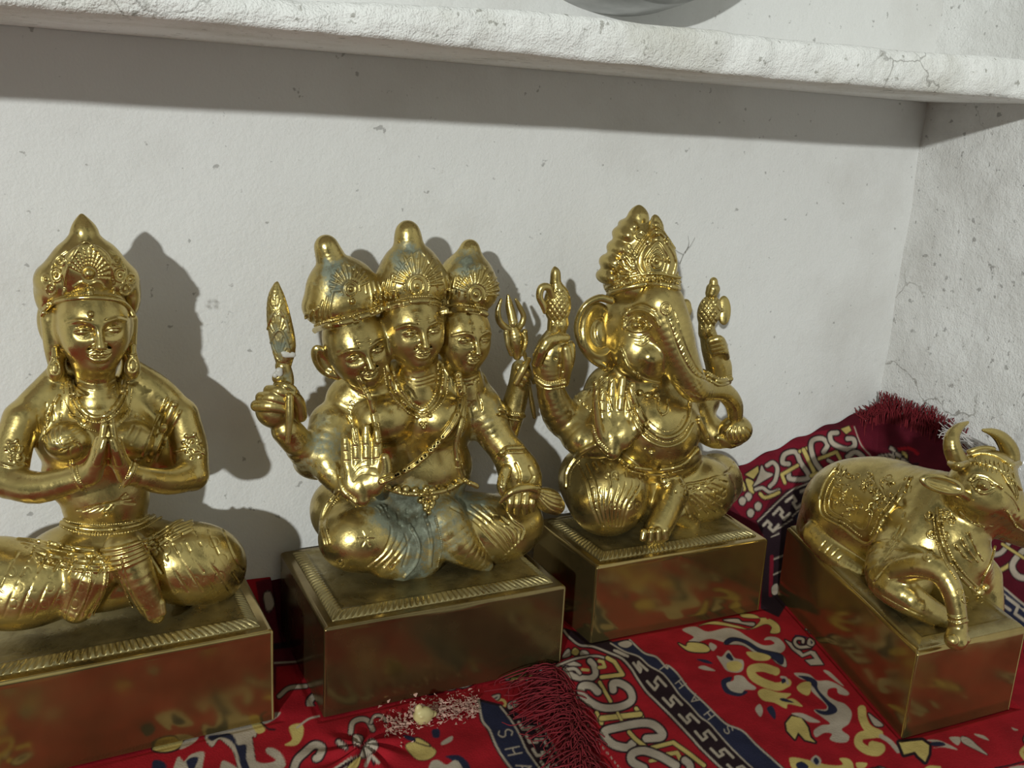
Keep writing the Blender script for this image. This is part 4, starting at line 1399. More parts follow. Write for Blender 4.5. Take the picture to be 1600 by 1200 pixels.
    for i in range(6):
        for j, (dx, yy) in enumerate(((18, 893), (6, 918), (-3, 943))):
            S.ring(12 + i * 24 + dx - 12, yy, 6.5, 7.5, r=.8)
    for i in range(7):
        x0 = 222 + i * 22
        S.curve([(x0 - 6, 838 - i * 2), (x0 + 14, 868 + i), (x0 + 34, 900), (x0 + 50, 925)], 1.6, 'cut', 1.2)
    for i in range(6):
        for j in range(3):
            S.ring(240 + i * 19 + j * 14, 862 - i * 3 + j * 26, 7, 8, r=.8)
    S.curve([(150, 862), (164, 890), (160, 925), (138, 965)], 2.4, 'add')
    S.curve([(132, 866), (142, 900), (132, 940), (112, 975)], 1.4, 'add')
    S.beads([(157, 868), (169, 892), (164, 925), (142, 968)], 1.5)
    S.beads([(183, 880), (188, 905), (200, 935), (212, 958)], 1.7)
    S.curve([(190, 872), (196, 905), (208, 935), (220, 958)], 1.4, 'cut')
    for i in range(4):
        S.curve([(216 + i * 5, 920 + i * 3), (224 + i * 5, 938 + i * 3)], .9, 'cut', raw=True)
    # arm bands' rosettes
    for c in ((22, 700), (300, 690), (30, 716), (305, 704)):
        S.ring(c[0], c[1], 9, r=1.6, mode='add'); S.bump(c[0], c[1], 3.4, 0)
        for a in range(6):
            S.bump(c[0] + 13 * math.cos(a), c[1] + 12 * math.sin(a), 3, 0)
    S.curve([(0, 724), (20, 730), (42, 727)], 2, 'add'); S.curve([(272, 706), (298, 700), (318, 708)], 2.6, 'add')
    body = finish(S, 'body', root, M_BRASS, h=.00036)
    # crown
    Cn = Sdf([S])
    Cn.pe(136, 436, .012, (76, 46, 42), k=16)
    Cn.pe(72, 455, .018, (18, 30, 40), k=10)
    Cn.pe(203, 455, .018, (16, 30, 40), k=10)
    Cn.pe(136, 414, .012, (54, 40, 46), k=14)
    Cn.pc([(134, 400, .012, 34), (132, 376, .012, 23)], k=12)
    Cn.pe(145, 515, -.010, (56, 40, 44), k=4, mode='sub')
    Cn.pc([(132, 373, .012, 21), (132, 366, .012, 21.5), (130, 355, .012, 16), (128, 340, .012, 6), (128, 337, .012, 3)], k=2)
    H = Cn
    H.pe(138, 424, -.0015, (38, 13, 46), rot=(14, 0, 0), k=4)
    Cn.curve([(66, 492), (76, 478), (100, 468), (145, 465), (182, 469), (200, 480), (210, 496)], 4.2, 'add')
    Cn.beads([(68, 486), (80, 474), (102, 464), (145, 461), (182, 465), (200, 476), (208, 490)], 2.1)
    Cn.curve([(100, 460), (104, 425), (118, 396), (134, 378), (156, 396), (176, 425), (178, 458)], 2.2, 'add')
    for i in range(13):
        a = math.radians(-160 + i * 11.7 * 1.15)
        r0, r1 = 13, 38 - abs(i - 6) * .8
        Cn.curve([(139 + r0 * math.cos(a), 432 + r0 * math.sin(a)), (139 + r1 * math.cos(a), 432 + r1 * 1.2 * math.sin(a))], 1.1, 'cut', raw=True, step=2)
        for q in range(5):
            rr_ = r0 + 4 + q * 5
            a2 = a + .1
            Cn.bump(139 + rr_ * math.cos(a2), 432 + rr_ * 1.15 * math.sin(a2), 1.3, 0)
    Cn.bump(139, 427, 8, 0, 1); Cn.ring(139, 427, 11, r=1.1)
    Cn.bump(140, 457, 6, 0, 1); Cn.ring(140, 457, 9, r=1.2, mode='add')
    Cn.curve([(112, 450), (128, 440), (140, 444), (154, 440), (166, 452)], 1.8, 'add')
    for s_ in (-1, 1):
        cx = 138
        for (dx, yy, a_) in ((50, 430, 9), (58, 452, 8), (44, 408, 7), (66, 436, 7)):
            Cn.ring(cx + s_ * dx, yy, a_, a_ * 1.1, r=1.8, mode='add')
            Cn.bump(cx + s_ * dx, yy, 3.0, 0)
        Cn.curve([(cx + s_ * 34, 392), (cx + s_ * 50, 405), (cx + s_ * 58, 425), (cx + s_ * 52, 450)], 2, 'add')
    finish(Cn, 'crown', root, M_BRASS, h=.0003)
    # ornaments
    Nk = Sdf([S])
    S.curve([(112, 596), (118, 622), (134, 645), (152, 652), (172, 645), (188, 622), (194, 596)], 3.8, 'add', target=Nk, out=1)
    S.beads([(106, 592), (112, 626), (130, 652), (152, 660), (176, 652), (195, 626), (201, 596)], 2.2, target=Nk)
    S.beads([(98, 600), (104, 634), (125, 664), (150, 674)], 1.5, gap=2.2, target=Nk)
    S.beads([(207, 600), (203, 634), (190, 660)], 1.5, gap=2.2, target=Nk)
    finish(Nk, 'necklace', root, M_BRASS, h=.0003)
    for ex in ((86, 560, .006), (207, 556, .004)):
        Er = Sdf()
        Er.pc([(ex[0], ex[1] - 14, ex[2], 5), (ex[0] + 1, ex[1] + 2, ex[2] - .002, 7), (ex[0], ex[1] + 18, ex[2] - .003, 12), (ex[0], ex[1] + 28, ex[2] - .003, 9)], k=2)
        Er.ring(ex[0], ex[1] + 15, 6, 10, r=1.2)
        Er.beads([(ex[0] - 6, ex[1] - 2), (ex[0], ex[1]), (ex[0] + 6, ex[1] - 2)], 1.8)
        finish(Er, 'earring', root, M_BRASS, h=.0003)
    Bl = Sdf([S])
    S.curve([(80, 806), (110, 822), (160, 828), (215, 820), (250, 800)], 4.2, 'add', target=Bl, out=1)
    S.beads([(80, 800), (110, 815), (160, 820), (215, 813), (250, 794)], 1.8, target=Bl)
    S.beads([(84, 814), (112, 829), (160, 835), (215, 828), (252, 808)], 2.2, target=Bl)
    finish(Bl, 'belt', root, M_BRASS, h=.0003)
    for pts in ([(114, 724), (118, 745), (130, 768)], [(212, 718), (205, 740), (192, 762)]):
        Bg = Sdf([S])
        S.curve(pts, 3.5, 'add', target=Bg)
        S.beads([(x - 5, y) for x, y in pts], 1.7, target=Bg)
        S.beads([(x + 5, y) for x, y in pts], 1.7, target=Bg)
        finish(Bg, 'bangle', root, M_BRASS, h=.0003)
build_sita()
# ---------------------------------------------------------------- three-headed god
def build_brahma():
    root = empty('three_headed_statue', (.089, .0, 0.0176))
    tag(root, 'tarnished brass three-headed god statue holding trident and torch, one palm raised', 'statue')
    plinth(root, [(.0165, -.047), (.1610, -.0500), (.1620, .051), (.0195, .0525)], .07, 0.0176, mat=M_SHEET_DULL)
    S = Sdf()
    # lap
    S.pe(668, 815, .008, (118, 74, 46), k=22)
    S.pe(565, 838, -.002, (68, 56, 56), k=14)
    S.pe(532, 800, .022, (46, 60, 52), k=16)
    S.pe(610, 850, -.004, (60, 48, 44), k=14)
    S.pe(765, 826, .002, (78, 62, 54), rot=(0, 12, 0), k=14)
    S.pe(800, 812, .010, (46, 60, 46), k=12)
    S.pc([(690, 815, -.010, 40), (715, 850, -.016, 30), (745, 873, -.018, 18), (762, 884, -.018, 9)], k=5)
    S.pc([(600, 880, -.012, 24), (630, 890, -.014, 18)], k=6)
    S.pe(655, 862, -.008, (44, 34, 44), k=12)
    # torso
    S.pe(652, 735, .010, (92, 52, 70), k=18)
    S.pe(645, 660, .012, (104, 54, 66), k=20)
    S.pe(600, 655, -.004, (48, 34, 38), k=14)
    S.pe(690, 655, -.004, (46, 34, 38), k=14)
    S.pe(560, 625, .014, (52, 40, 44), k=16)
    S.pe(735, 640, .018, (48, 42, 50), k=16)
    S.pe(650, 600, .016, (120, 34, 40), k=16)
    # necks
    S.pc([(578, 575, .008, 33), (582, 610, .010, 36)], k=8)
    S.pc([(652, 560, .004, 32), (650, 610, .006, 40)], k=8)
    S.pc([(722, 565, .008, 26), (724, 610, .012, 34)], k=8)
    for cx, cy, w in ((587, 611, 26), (652, 592, 26), (728, 592, 20)):
        for j in range(3):
            S.curve([(cx - w, cy - 7 + j * 6), (cx, cy + j * 6), (cx + w, cy - 7 + j * 6)], 1.2, 'cut')
    # faces
    heads = [Frame(P(557, 540, .000), 45 * .000345, yaw=2, pitch=8, roll=-16),
             Frame(P(645, 508, -.004), 45 * .000345, yaw=0, pitch=6, roll=-4),
             Frame(P(724, 522, .004), 42 * .000345, yaw=6, pitch=6, roll=2)]
    for i, fr in enumerate(heads):
        sculpt_face(S, fr, smile=.5, ears=(0, 0), wide=1.06)
        L = Local(S, fr)
        for q in (-.0, .11, .22):
            L.tube([(-.24, .90 - q * .35, .5 + q), (0, .97 - q * .4, .5 + q), (.24, .90 - q * .35, .5 + q)], .035, .02, 'sub')
    L = Local(S, heads[0])
    L.ell((-1.2, -.3, -.3), (.34, .18, .66), .06, rot=(0, -12, 20)); L.ell((-1.2, -.1, -.26), (.2, .14, .48), .04, 'sub', rot=(0, -12, 20)); L.tube([(-1.1, -.2, -.8), (-.85, -.1, -.95)], [.16, .14], .1)
    # far left arm raised with torch
    S.pc([(540, 660, .014, 42), (505, 705, .010, 38), (478, 705, .004, 27), (452, 672, .000, 21)], k=8)
    S.pe(497, 722, .010, (38, 34, 26), k=10)
    S.pc([(460, 690, -.001, 21), (447, 672, -.002, 23)], k=4)
    wr = (434, 650, -.002)
    S.pe(430, 642, -.001, (31, 24, 28), rot=(0, 20, 0), k=5)
    S.pe(455, 632, .000, (17, 18, 30), k=4)
    for j, (x0, y0, x1, y1, r) in enumerate(((401, 634, 446, 640, 10), (408, 621, 448, 628, 9.5), (420, 610, 452, 618, 9), (434, 602, 458, 609, 8))):
        S.pc([(x0, y0, -.004, r * .95), ((x0 + x1) / 2, (y0 + y1) / 2 - 3, -.009, r), (x1, y1, -.010, r * .8)], k=1.4)
    S.pc([(470, 650, -.004, 10), (466, 628, -.007, 10), (455, 615, -.010, 8)], k=2)
    # near left arm, palm shown
    S.pc([(520, 665, .010, 38), (508, 712, .000, 30), (535, 752, -.012, 24), (560, 762, -.024, 20)], k=8)
    hw = P(566, 772, -.027)
    sculpt_hand(S, hw, V3(-.02, 1, .05), V3(.08, .0, 1), 118 * .000335, curl=(3, 2, 3, 5), thumb=1, spread=1.5, k=.05, width=1.25, thick=1.5, thumb_out=.1, thumb_in=.04, heel=True)
    # trident arm
    S.pc([(755, 650, .020, 38), (778, 680, .024, 27)], k=8)
    S.pc([(788, 682, .022, 20), (800, 645, .020, 20), (810, 605, .018, 17), (812, 575, .016, 13)], k=3)
    for j, (x, yy, r) in enumerate(((822, 578, 6), (827, 584, 6), (824, 593, 6), (818, 601, 5.5))):
        S.pc([(x - 12, yy - 4, .011, r), (x - 3, yy, .010, r), (x + 2, yy + 7, .014, r * .8)], k=1.2)
    S.pc([(806, 598, .010, 6), (818, 575, .008, 6), (826, 562, .010, 4.5)], k=1.5)
    # near right arm, hand down on the knee
    S.pc([(750, 640, .010, 36), (772, 678, .002, 28), (797, 712, -.006, 25)], k=8)
    S.pc([(797, 712, -.006, 27), (812, 740, -.010, 33), (818, 768, -.012, 28)], k=6)
    for j, (x, r) in enumerate(((797, 6.5), (808, 7), (820, 7), (831, 6))):
        S.pc([(x + 2, 768, -.020, r), (x, 786, -.0225, r), (x - 2 + j, 802 - abs(j - 1.5) * 4, -.021, r * .75)], k=1.3)
    S.pc([(790, 735, -.016, 9), (784, 760, -.020, 8), (792, 778, -.021, 6)], k=3)
    S.curve([(806, 725), (812, 742), (810, 756)], 2, 'cut'); S.curve([(828, 730), (834, 745), (828, 755)], 2.4, 'cut')
    # folds and engraving
    for i in range(4):
        S.curve([(604 + i * 16, 795 - i), (612 + i * 12, 830), (600 + i * 10, 862), (575 + i * 12, 885)], 2.0, 'cut', 1.5)
    for i in range(6):
        S.curve([(705 + i * 16, 792 - i * 1), (740 + i * 12, 812), (768 + i * 10, 842 - i * 3), (790 + i * 5, 866 - i * 5)], 2.0, 'cut', 1.5)
    S.curve([(662, 800), (674, 840), (672, 885)], 3, 'add', 2)
    S.curve([(640, 820), (655, 850), (650, 880), (632, 902)], 2.6, 'add', 2)
    S.curve([(628, 822), (638, 852), (630, 885)], 2, 'cut', 1)
    S.beads([(680, 808), (690, 850), (684, 885)], 1.8)
    for i in range(3):
        S.ring(758 + i * 16, 795 + i * 14, 4.5, r=.9)
        S.curve([(586 + i * 5, 792 - i * 3), (592 + i * 5, 797 - i * 3), (594 + i * 5, 803 - i * 3)], 1.4, 'add')
    for a in range(0, 360, 60):
        S.curve([(572, 842), (572 + 13 * math.cos(math.radians(a)), 842 + 13 * math.sin(math.radians(a)))], 1.0, 'cut', raw=True, step=2)
    S.ring(533, 880, 5, 6, r=1.2)
    # vest edge, rosettes, folds of the shawl
    S.curve([(560, 592), (576, 620), (585, 655), (590, 690)], 4.2, 'add', 1)
    S.beads([(562, 590), (580, 620), (590, 655), (595, 690)], 1.8)
    S.curve([(530, 632), (548, 660), (556, 690)], 2, 'cut')
    for cx, cy, r_ in ((555, 638, 5.2), (737, 638, 4.5)):
        for a in range(6):
            S.ring(cx + 8.2 * math.cos(a * 1.047), cy + 8.2 * math.sin(a * 1.047), 3.6, r=.8)
        S.ring(cx, cy, 3.4, r=.8)
    S.ring(620, 665, 4, r=.7)
    S.curve([(742, 596), (752, 640), (744, 690), (752, 735)], 2.2, 'cut')
    S.curve([(724, 600), (722, 650), (712, 700), (722, 745), (745, 760)], 4.2, 'add', 1)
    S.beads([(728, 602), (727, 650), (717, 700), (727, 742)], 1.7)
    for i in range(4):
        S.curve([(752 + i * 3, 690 + i * 8), (765, 725 + i * 5), (785, 745 + i * 4)], 1.8, 'cut')
    S.curve([(530, 765), (510, 790), (502, 820), (508, 850)], 4.0, 'add', 2)
    S.beads([(536, 768), (518, 792), (510, 820), (515, 848)], 1.8)
    for i in range(3):
        S.curve([(552, 752 - i * 9), (566, 740 - i * 10), (586, 742 - i * 12)], .9, 'cut')
    pat = []
    for px, py, y, r, a in ((640, 800, -.012, 42, .75), (600, 800, -.008, 40, .6), (690, 800, -.01, 42, .7), (650, 850, -.02, 34, .55), (740, 800, -.005, 40, .45),
                            (735, 770, .0, 34, .6), (655, 895, -.02, 34, .6), (700, 850, -.02, 34, .45), (756, 884, -.018, 22, .6), (520, 680, .005, 40, .6), (490, 705, .0, 36, .62), (530, 720, -.002, 30, .45),
                            (752, 660, .005, 40, .45), (770, 640, .01, 34, .4), (640, 905, -.02, 26, .6), (620, 800, -.01, 50, .3), (500, 480, .01, 30, .1), (700, 590, .01, 24, .3), (812, 555, .015, 24, .3)):
        c = P(px, py, y)
        pat.append((c, r * pscale(c), a))
    finish(S, 'body', root, M_PATINA, h=.00036, patina=pat)
    # crowns
    spec = [dict(tip=(510, 386), tr=19, base=(540, 468), w=70, rim=[(492, 516), (503, 511), (545, 502), (585, 488), (600, 480)], crest=(548, 452), pk=(538, 412), y=.010, lean=-13),
            dict(tip=(637, 364), tr=19.5, base=(643, 444), w=62, rim=[(604, 482), (614, 478), (645, 471), (675, 471), (690, 477)], crest=(652, 447), pk=(655, 393), y=.006, lean=-3),
            dict(tip=(734, 390), tr=16, base=(728, 450), w=52, rim=[(690, 487), (705, 484), (728, 484), (752, 488), (763, 493)], crest=(744, 460), pk=(752, 414), y=.014, lean=3)]
    for i, q in enumerate(spec):
        C_ = Sdf([S])
        (bx, by), (tx, ty), y, w = q['base'], q['tip'], q['y'], q['w']
        C_.pe(bx, by, y, (w, 48, 44), rot=(0, q['lean'], 0), k=14)
        mx, my = bx * .45 + tx * .55, by * .45 + ty * .55
        C_.pe(bx * .7 + tx * .3, by * .7 + ty * .3 - 2, y, (w * .76, 40, 38), rot=(0, q['lean'], 0), k=12)
        C_.pc([(bx * .6 + tx * .4, by * .6 + ty * .4, y, w * .55), (mx, my, y, w * .40), (tx * .85 + bx * .15, ty * .85 + by * .15, y, q['tr'] * 1.15), (tx, ty, y, q['tr']), (tx * 1.01 - bx * .01, ty - 2, y, q['tr'] * .8)], k=10)
        # open below the rim for the face
        fr = heads[i]
        Local(C_, fr).ell((0, .62, -.42), (1.02, 1.0, 1.22), .08, 'sub')
        Local(C_, fr).ell((0, -.3, -1.5), (1.6, 1.6, 1.3), .1, 'sub')
        C_.curve(q['rim'], 4.4, 'add')
        C_.beads([(a, b - 7) for a, b in q['rim']], 2.0)
        C_.curve([(a, b + 4) for a, b in q['rim']], 1.6, 'add')
        cx, cy = q['crest']
        px, py = q['pk']
        up = math.hypot(px - cx, py - cy)
        a0 = math.atan2(py - cy, px - cx)
        C_.curve([(cx - up * .72, cy + 12), (cx - up * .5, cy - up * .45), (px, py), (cx + up * .45, cy - up * .45), (cx + up * .6, cy + 6)], 1.6, 'add')
        for t in range(-6, 7):
            a = a0 + t * .235
            r1 = up * (1 - abs(t) * .045)
            r0 = up * .40
            C_.curve([(cx + r0 * math.cos(a), cy + r0 * math.sin(a)), (cx + r1 * math.cos(a), cy + r1 * math.sin(a))], 2.3, 'add', .6, raw=True, step=2)
        C_.beads([(cx + up * .36 * math.cos(a0 + t), cy + up * .36 * math.sin(a0 + t)) for t in np.linspace(-1.9, 1.9, 9)], 1.7)
        C_.ring(cx, cy, up * .2, up * .24, r=1.6, mode='add')
        C_.bump(cx, cy, 3.6, 0)
        C_.bump(cx + 2, cy + up * .45, 5, 0)
        for s_ in (-1, 1):
            for t in range(6):
                x0 = cx + s_ * (up * .78 + t * 7.5)
                yb = np.interp(x0, [a for a, b in q['rim']], [b for a, b in q['rim']]) - 11
                C_.curve([(x0, yb), (x0 + s_ * 1, yb - 14), (x0 - s_ * 4, yb - 40 + t * 5)], 2.1, 'add', .6)
        pat = [(P(bx - 20 + (20 if i == 2 else 0), by - 40, y - .012), 30 * .000345, .65), (P(bx, by - 45, y - .008), 26 * .000345, .3), (P(cx - 24, cy + 5, y - .014), 16 * .000345, .45), (P(tx, ty + 22, y - .008), 14 * .00035, .4)]
        finish(C_, 'crown', root, M_PATINA, h=.0003, patina=pat)
    # ornaments
    Nk = Sdf([S])
    S.curve([(604, 572), (614, 605), (634, 632), (662, 645), (684, 626), (692, 596), (691, 566)], 2.8, 'add', target=Nk, out=1)
    S.beads([(612, 572), (622, 602), (640, 626), (662, 637), (678, 620), (685, 594), (684, 566)], 2.6, target=Nk)
    S.beads([(600, 576), (606, 606), (628, 636), (655, 652), (676, 644), (696, 620), (700, 590)], 2.2, target=Nk)
    for a, b in ((652, 652), (672, 650), (658, 662), (666, 662), (662, 668)):
        S.bump(a, b, 4, 0, target=Nk)
    finish(Nk, 'necklace', root, M_BRASS, h=.0003)
    Sa = Sdf([S])
    S.curve([(716, 586), (719, 630), (706, 664), (680, 696), (650, 724), (620, 742), (596, 752)], 6.0, 'add', target=Sa, out=1.5, jump=70)
    S.curve([(716, 586), (719, 630), (706, 664), (680, 696), (650, 724), (620, 742), (596, 752)], 1.4, 'cut', target=Sa, out=7, jump=70)
    S.beads([(650, 718), (628, 734), (604, 744)], 2.0, target=Sa)
    finish(Sa, 'sash', root, M_PATINA, h=.0003, patina=[(P(700, 670, -.01), .01, .5)])
    Bl = Sdf([S])
    S.curve([(600, 762), (640, 772), (690, 768), (724, 752)], 4, 'add', target=Bl)
    for x, y_ in ((606, 762), (620, 764), (634, 764), (648, 766), (690, 766), (704, 760), (716, 752)):
        S.bump(x, y_, 6.5, 0, target=Bl); S.ring(x, y_, 4, r=1, mode='add', target=Bl)
    for a in range(7):
        S.bump(668 + 12 * math.cos(a * .9), 776 + 13 * math.sin(a * .9), 6, 1, target=Bl)
    S.bump(668, 776, 8, 3, target=Bl)
    for x, y_ in ((665, 795), (674, 792), (670, 801)):
        S.bump(x, y_, 5, 0, target=Bl)
    finish(Bl, 'belt', root, M_PATINA, h=.0003, patina=[(P(640, 780, -.012), .008, .35)])
    for pts in ([(781, 640), (798, 648), (818, 650)], [(776, 716), (790, 702), (816, 700)], [(528, 735), (536, 765), (556, 784)]):
        Bg = Sdf([S])
        S.curve(pts, 4, 'add', target=Bg)
        S.beads([(x, y - 4) for x, y in pts], 2, target=Bg)
        S.curve([(x, y + 7) for x, y in pts], 2.4, 'add', target=Bg)
        finish(Bg, 'bangle', root, M_BRASS, h=.0003)
    # torch with leaf flame, mended with white filler
    T = Sdf()
    T.pc([(450, 690, -.0135, 4), (452, 650, -.0135, 6.5), (452, 620, -.0125, 7)], k=1)
    T.pc([(450, 606, -.006, 9), (448, 590, -.004, 11), (442, 572, -.004, 12)], k=1.5)
    T.pe(438, 590, -.004, (13, 10, 12), k=3)
    finish(T, 'torch_handle', root, M_PATINA, h=.0003, patina=[(P(445, 588, -.004), .006, .7)])
    Fl = Sdf()
    Fl.pc([(444, 568, -.003, 12), (443, 540, -.003, 19), (436, 500, -.003, 19), (432, 468, -.003, 14), (432, 448, -.003, 6), (433, 442, -.003, 2.5)], k=4)
    for (cx, cy) in ((434, 512), (436, 545)):
        for t in range(-3, 4):
            a = -math.pi / 2 + t * .33
            Fl.curve([(cx, cy + 18), (cx + 22 * math.cos(a), cy + 8 + 26 * math.sin(a))], 1.3, 'cut', raw=True, step=2)
        Fl.curve([(cx - 17, cy + 6), (cx - 10, cy - 18), (cx, cy - 30), (cx + 10, cy - 18), (cx + 17, cy + 6)], 2, 'add')
    for t in range(-2, 3):
        Fl.curve([(432, 490), (432 + t * 6, 462 + abs(t) * 6)], 1.2, 'cut', raw=True, step=2)
    finish(Fl, 'torch_flame', root, M_PATINA, h=.0003, patina=[(P(438, 520, -.01), .012, .55), (P(436, 550, -.01), .010, .4)])
    Gl = Sdf()
    rng = np.random.default_rng(4)
    for k_ in range(9):
        Gl.pe(447 + rng.uniform(-11, 11), 553 + rng.uniform(-3, 3), -.0085, (5, 3, 3), k=2)
        if k_ < 6: Gl.pe(432 + rng.uniform(-4, 6), 583 + rng.uniform(-6, 9), -.0075, (4, 4, 4.5), k=2)
    finish(Gl, 'glue_repair', root, M_GLUE, h=.0003)['label'] = 'white filler blobs mending the torch'
    # trident
    T = Sdf()
    T.pc([(783, 468, .014, 2.5), (778, 485, .014, 4.5), (781, 503, .014, 5.5), (796, 514, .014, 6), (812, 510, .014, 5.5), (818, 495, .014, 4.5), (812, 480, .014, 4), (806, 468, .014, 2.5)], k=1)
    T.pc([(794, 462, .014, 2.5), (796, 478, .014, 6.5), (801, 500, .012, 7.5), (802, 505, .011, 7)], k=1)
    T.pc([(802, 514, .014, 8), (806, 530, .014, 13), (807, 545, .014, 10), (808, 556, .014, 7)], k=2)
    T.pe(797, 530, .007, (4, 6, 7), k=1.5, mode='sub'); T.pe(815, 527, .007, (4, 6, 7), k=1.5, mode='sub')
    T.pc([(791, 520, .013, 4.5), (794, 540, .012, 4), (799, 553, .012, 4)], k=1); T.pc([(820, 518, .013, 4.5), (821, 536, .012, 4), (815, 553, .012, 4)], k=1)
    T.pc([(819, 552, .014, 3.5), (828, 580, .016, 3), (834, 598, .018, 3)], k=1)
    T.pc([(826, 598, .018, 3), (828, 612, .018, 3.5), (832, 635, .018, 4), (835, 652, .018, 3)], k=1)
    finish(T, 'trident', root, M_PATINA, h=.0003, patina=[(P(800, 520, .012), .01, .4)])
    # shell bundle tied over the lowered hand
    B = Sdf()
    B.pc([(782, 784, -.023, 3.5), (800, 768, -.026, 6), (822, 762, -.026, 7), (838, 764, -.024, 8)], k=2)
    B.pe(834, 770, -.022, (9, 9, 13), k=3)
    B.pc([(840, 770, -.021, 9), (856, 781, -.020, 19), (868, 790, -.020, 15)], k=4)
    for i in range(4):
        B.curve([(842, 766 + i * 3), (860, 770 + i * 8), (878, 774 + i * 9)], 1.4, 'cut')
    finish(B, 'shell', root, M_BRASS, h=.0003)
M_GLUE = flat_mat('white_filler', (.6, .58, .52), .4)
build_brahma()
# ---------------------------------------------------------------- elephant-headed god
def build_ganesha():
    root = empty('elephant_god_statue', (.257, .0, 0.0176))
    tag(root, 'shiny brass elephant-headed god statue with big ear and curled trunk', 'statue')
    plinth(root, [(.1915, -.0345), (.3235, -.0395), (.3290, .040), (.1905, .0425)], .07, 0.0176)
    S = Sdf()
    # crossed legs
    S.pe(1020, 765, .016, (120, 56, 48), k=20)
    S.pe(950, 772, .002, (66, 62, 66), rot=(0, -6, 0), k=12)
    S.pe(915, 750, .016, (40, 50, 52), k=14)
    S.pe(1085, 765, .010, (70, 54, 56), rot=(0, 10, 0), k=12)
    S.pe(1118, 752, .020, (40, 44, 44), k=12)
    S.pc([(1050, 770, -.008, 26), (1040, 800, -.016, 23), (1026, 830, -.021, 21), (1020, 842, -.022, 15)], k=4)
    for i in range(4):
        S.pc([(1006 + i * 11, 832 - i * 1, -.0275, 6.5), (1004 + i * 12, 845 - abs(i - 1.3) * 3, -.0285, 5.5)], k=1.5)
    S.pc([(1060, 800, -.002, 22), (1080, 818, -.006, 14)], k=6)
    # belly and chest
    S.pe(1028, 668, .000, (70, 64, 66), k=14)
    S.pe(1015, 635, .010, (84, 52, 56), k=16)
    S.pe(960, 615, .014, (52, 40, 50), k=16)
    S.pe(1085, 620, .018, (44, 36, 46), k=14)
    S.pe(1028, 712, .010, (76, 52, 34), k=14)
    S.pe(1010, 575, .012, (60, 44, 44), k=14)
    # near back arm raised (picture left)
    S.pc([(945, 640, .012, 42), (910, 662, .008, 34), (880, 652, .004, 30), (864, 622, .003, 24), (860, 600, .003, 22)], k=10)
    S.pc([(858, 596, .003, 21), (856, 570, .003, 25), (862, 548, .003, 26), (868, 530, .003, 20)], k=4)
    S.pe(885, 565, .002, (12, 14, 34), rot=(0, 10, 0), k=4)
    for j, (a, b) in enumerate((((838, 568), (862, 532)), ((840, 556), (872, 525)), ((850, 545), (884, 528)))):
        S.pc([(*a, -.005, 8), ((a[0] + b[0]) / 2 - 2, (a[1] + b[1]) / 2 - 6, -.009, 8.5), (*b, -.008, 7)], k=1.4)
    S.pc([(880, 596, -.004, 10), (886, 566, -.009, 9), (884, 545, -.009, 8)], k=2)
    for i in range(3):
        S.bump(868 + i * 6, 560 + i * 10, 2.5, 0, mode='sub')
    # near front arm and shown palm
    S.pc([(925, 640, .004, 34), (905, 680, -.006, 30), (935, 692, -.018, 25), (955, 690, -.026, 20)], k=8)
    hw = P(957, 698, -.030)
    sculpt_hand(S, hw, V3(.06, 1, .02), V3(.10, 0, 1), 122 * .00037, curl=(3, 2, 2, 4), thumb=1, spread=3.0, k=.045, width=1.1, thick=1.35, thumb_out=.2, heel=True)
    S.pc([(930, 598, -.030, 4), (931, 640, -.029, 6), (938, 680, -.028, 9), (952, 698, -.028, 14)], k=4)
    # far back arm raised (picture right)
    S.pc([(1090, 630, .022, 24), (1112, 612, .024, 18), (1124, 590, .024, 19)], k=6)
    S.pc([(1124, 592, .024, 19), (1122, 570, .024, 20), (1112, 545, .024, 16), (1106, 520, .024, 13)], k=4)
    S.pe(1132, 580, .022, (9, 12, 22), k=3)
    for j in range(4):
        S.pc([(1110 + j * 2, 533 + j * 6, .013, 6), (1124 + j * 2, 530 + j * 6, .010, 6.5), (1132 + j, 540 + j * 6, .013, 5.5)], k=1.3)
    # far front arm with sweet
    S.pc([(1085, 630, .012, 26), (1098, 662, .008, 24), (1118, 678, .002, 23), (1140, 680, -.004, 18)], k=8)
    S.pe(1138, 684, -.004, (28, 24, 14), k=4)
    for j in range(3):
        S.pc([(1122 + j * 3, 684 + j * 4, -.014, 6), (1142 + j * 2, 690 + j * 2, -.016, 6), (1160, 686 - j * 6, -.012, 5)], k=1.3)
    # head
    S.pe(1000, 505, .010, (62, 56, 62), k=14)
    S.pe(1020, 500, -.002, (50, 44, 52), k=14)
    S.pe(1002, 545, -.002, (50, 42, 46), k=12)
    S.pe(1012, 565, -.010, (34, 28, 34), k=10)
    S.pc([(1030, 478, -.010, 40), (1046, 515, -.016, 36), (1058, 550, -.020, 31), (1072, 585, -.022, 27), (1086, 606, -.023, 23), (1106, 609, -.022, 17), (1130, 612, -.020, 15.5), (1146, 630, -.018, 14), (1149, 652, -.016, 11.5), (1149, 664, -.015, 9)], k=10)
    S.pe(1026, 440, .006, (36, 40, 30), k=10)
    S.pe(958, 520, .012, (26, 22, 50), k=12)
    # trunk stripe and wrinkles
    S.curve([(1042, 492), (1054, 530), (1068, 562), (1084, 585), (1104, 594), (1130, 600)], 1.5, 'cut')
    S.curve([(1053, 486), (1063, 520), (1076, 552), (1092, 580), (1110, 590), (1134, 597)], 1.5, 'cut')
    for t in np.linspace(0, 1, 20):
        pa = spline([(1044, 500), (1057, 535), (1071, 565), (1087, 586), (1106, 594)], 8)
        pb = spline([(1054, 494), (1065, 526), (1078, 556), (1094, 580), (1110, 590)], 8)
        i_ = int(t * (len(pa) - 1))
        S.curve([pa[i_], pb[i_]], 1.0, 'cut', raw=True, step=2)
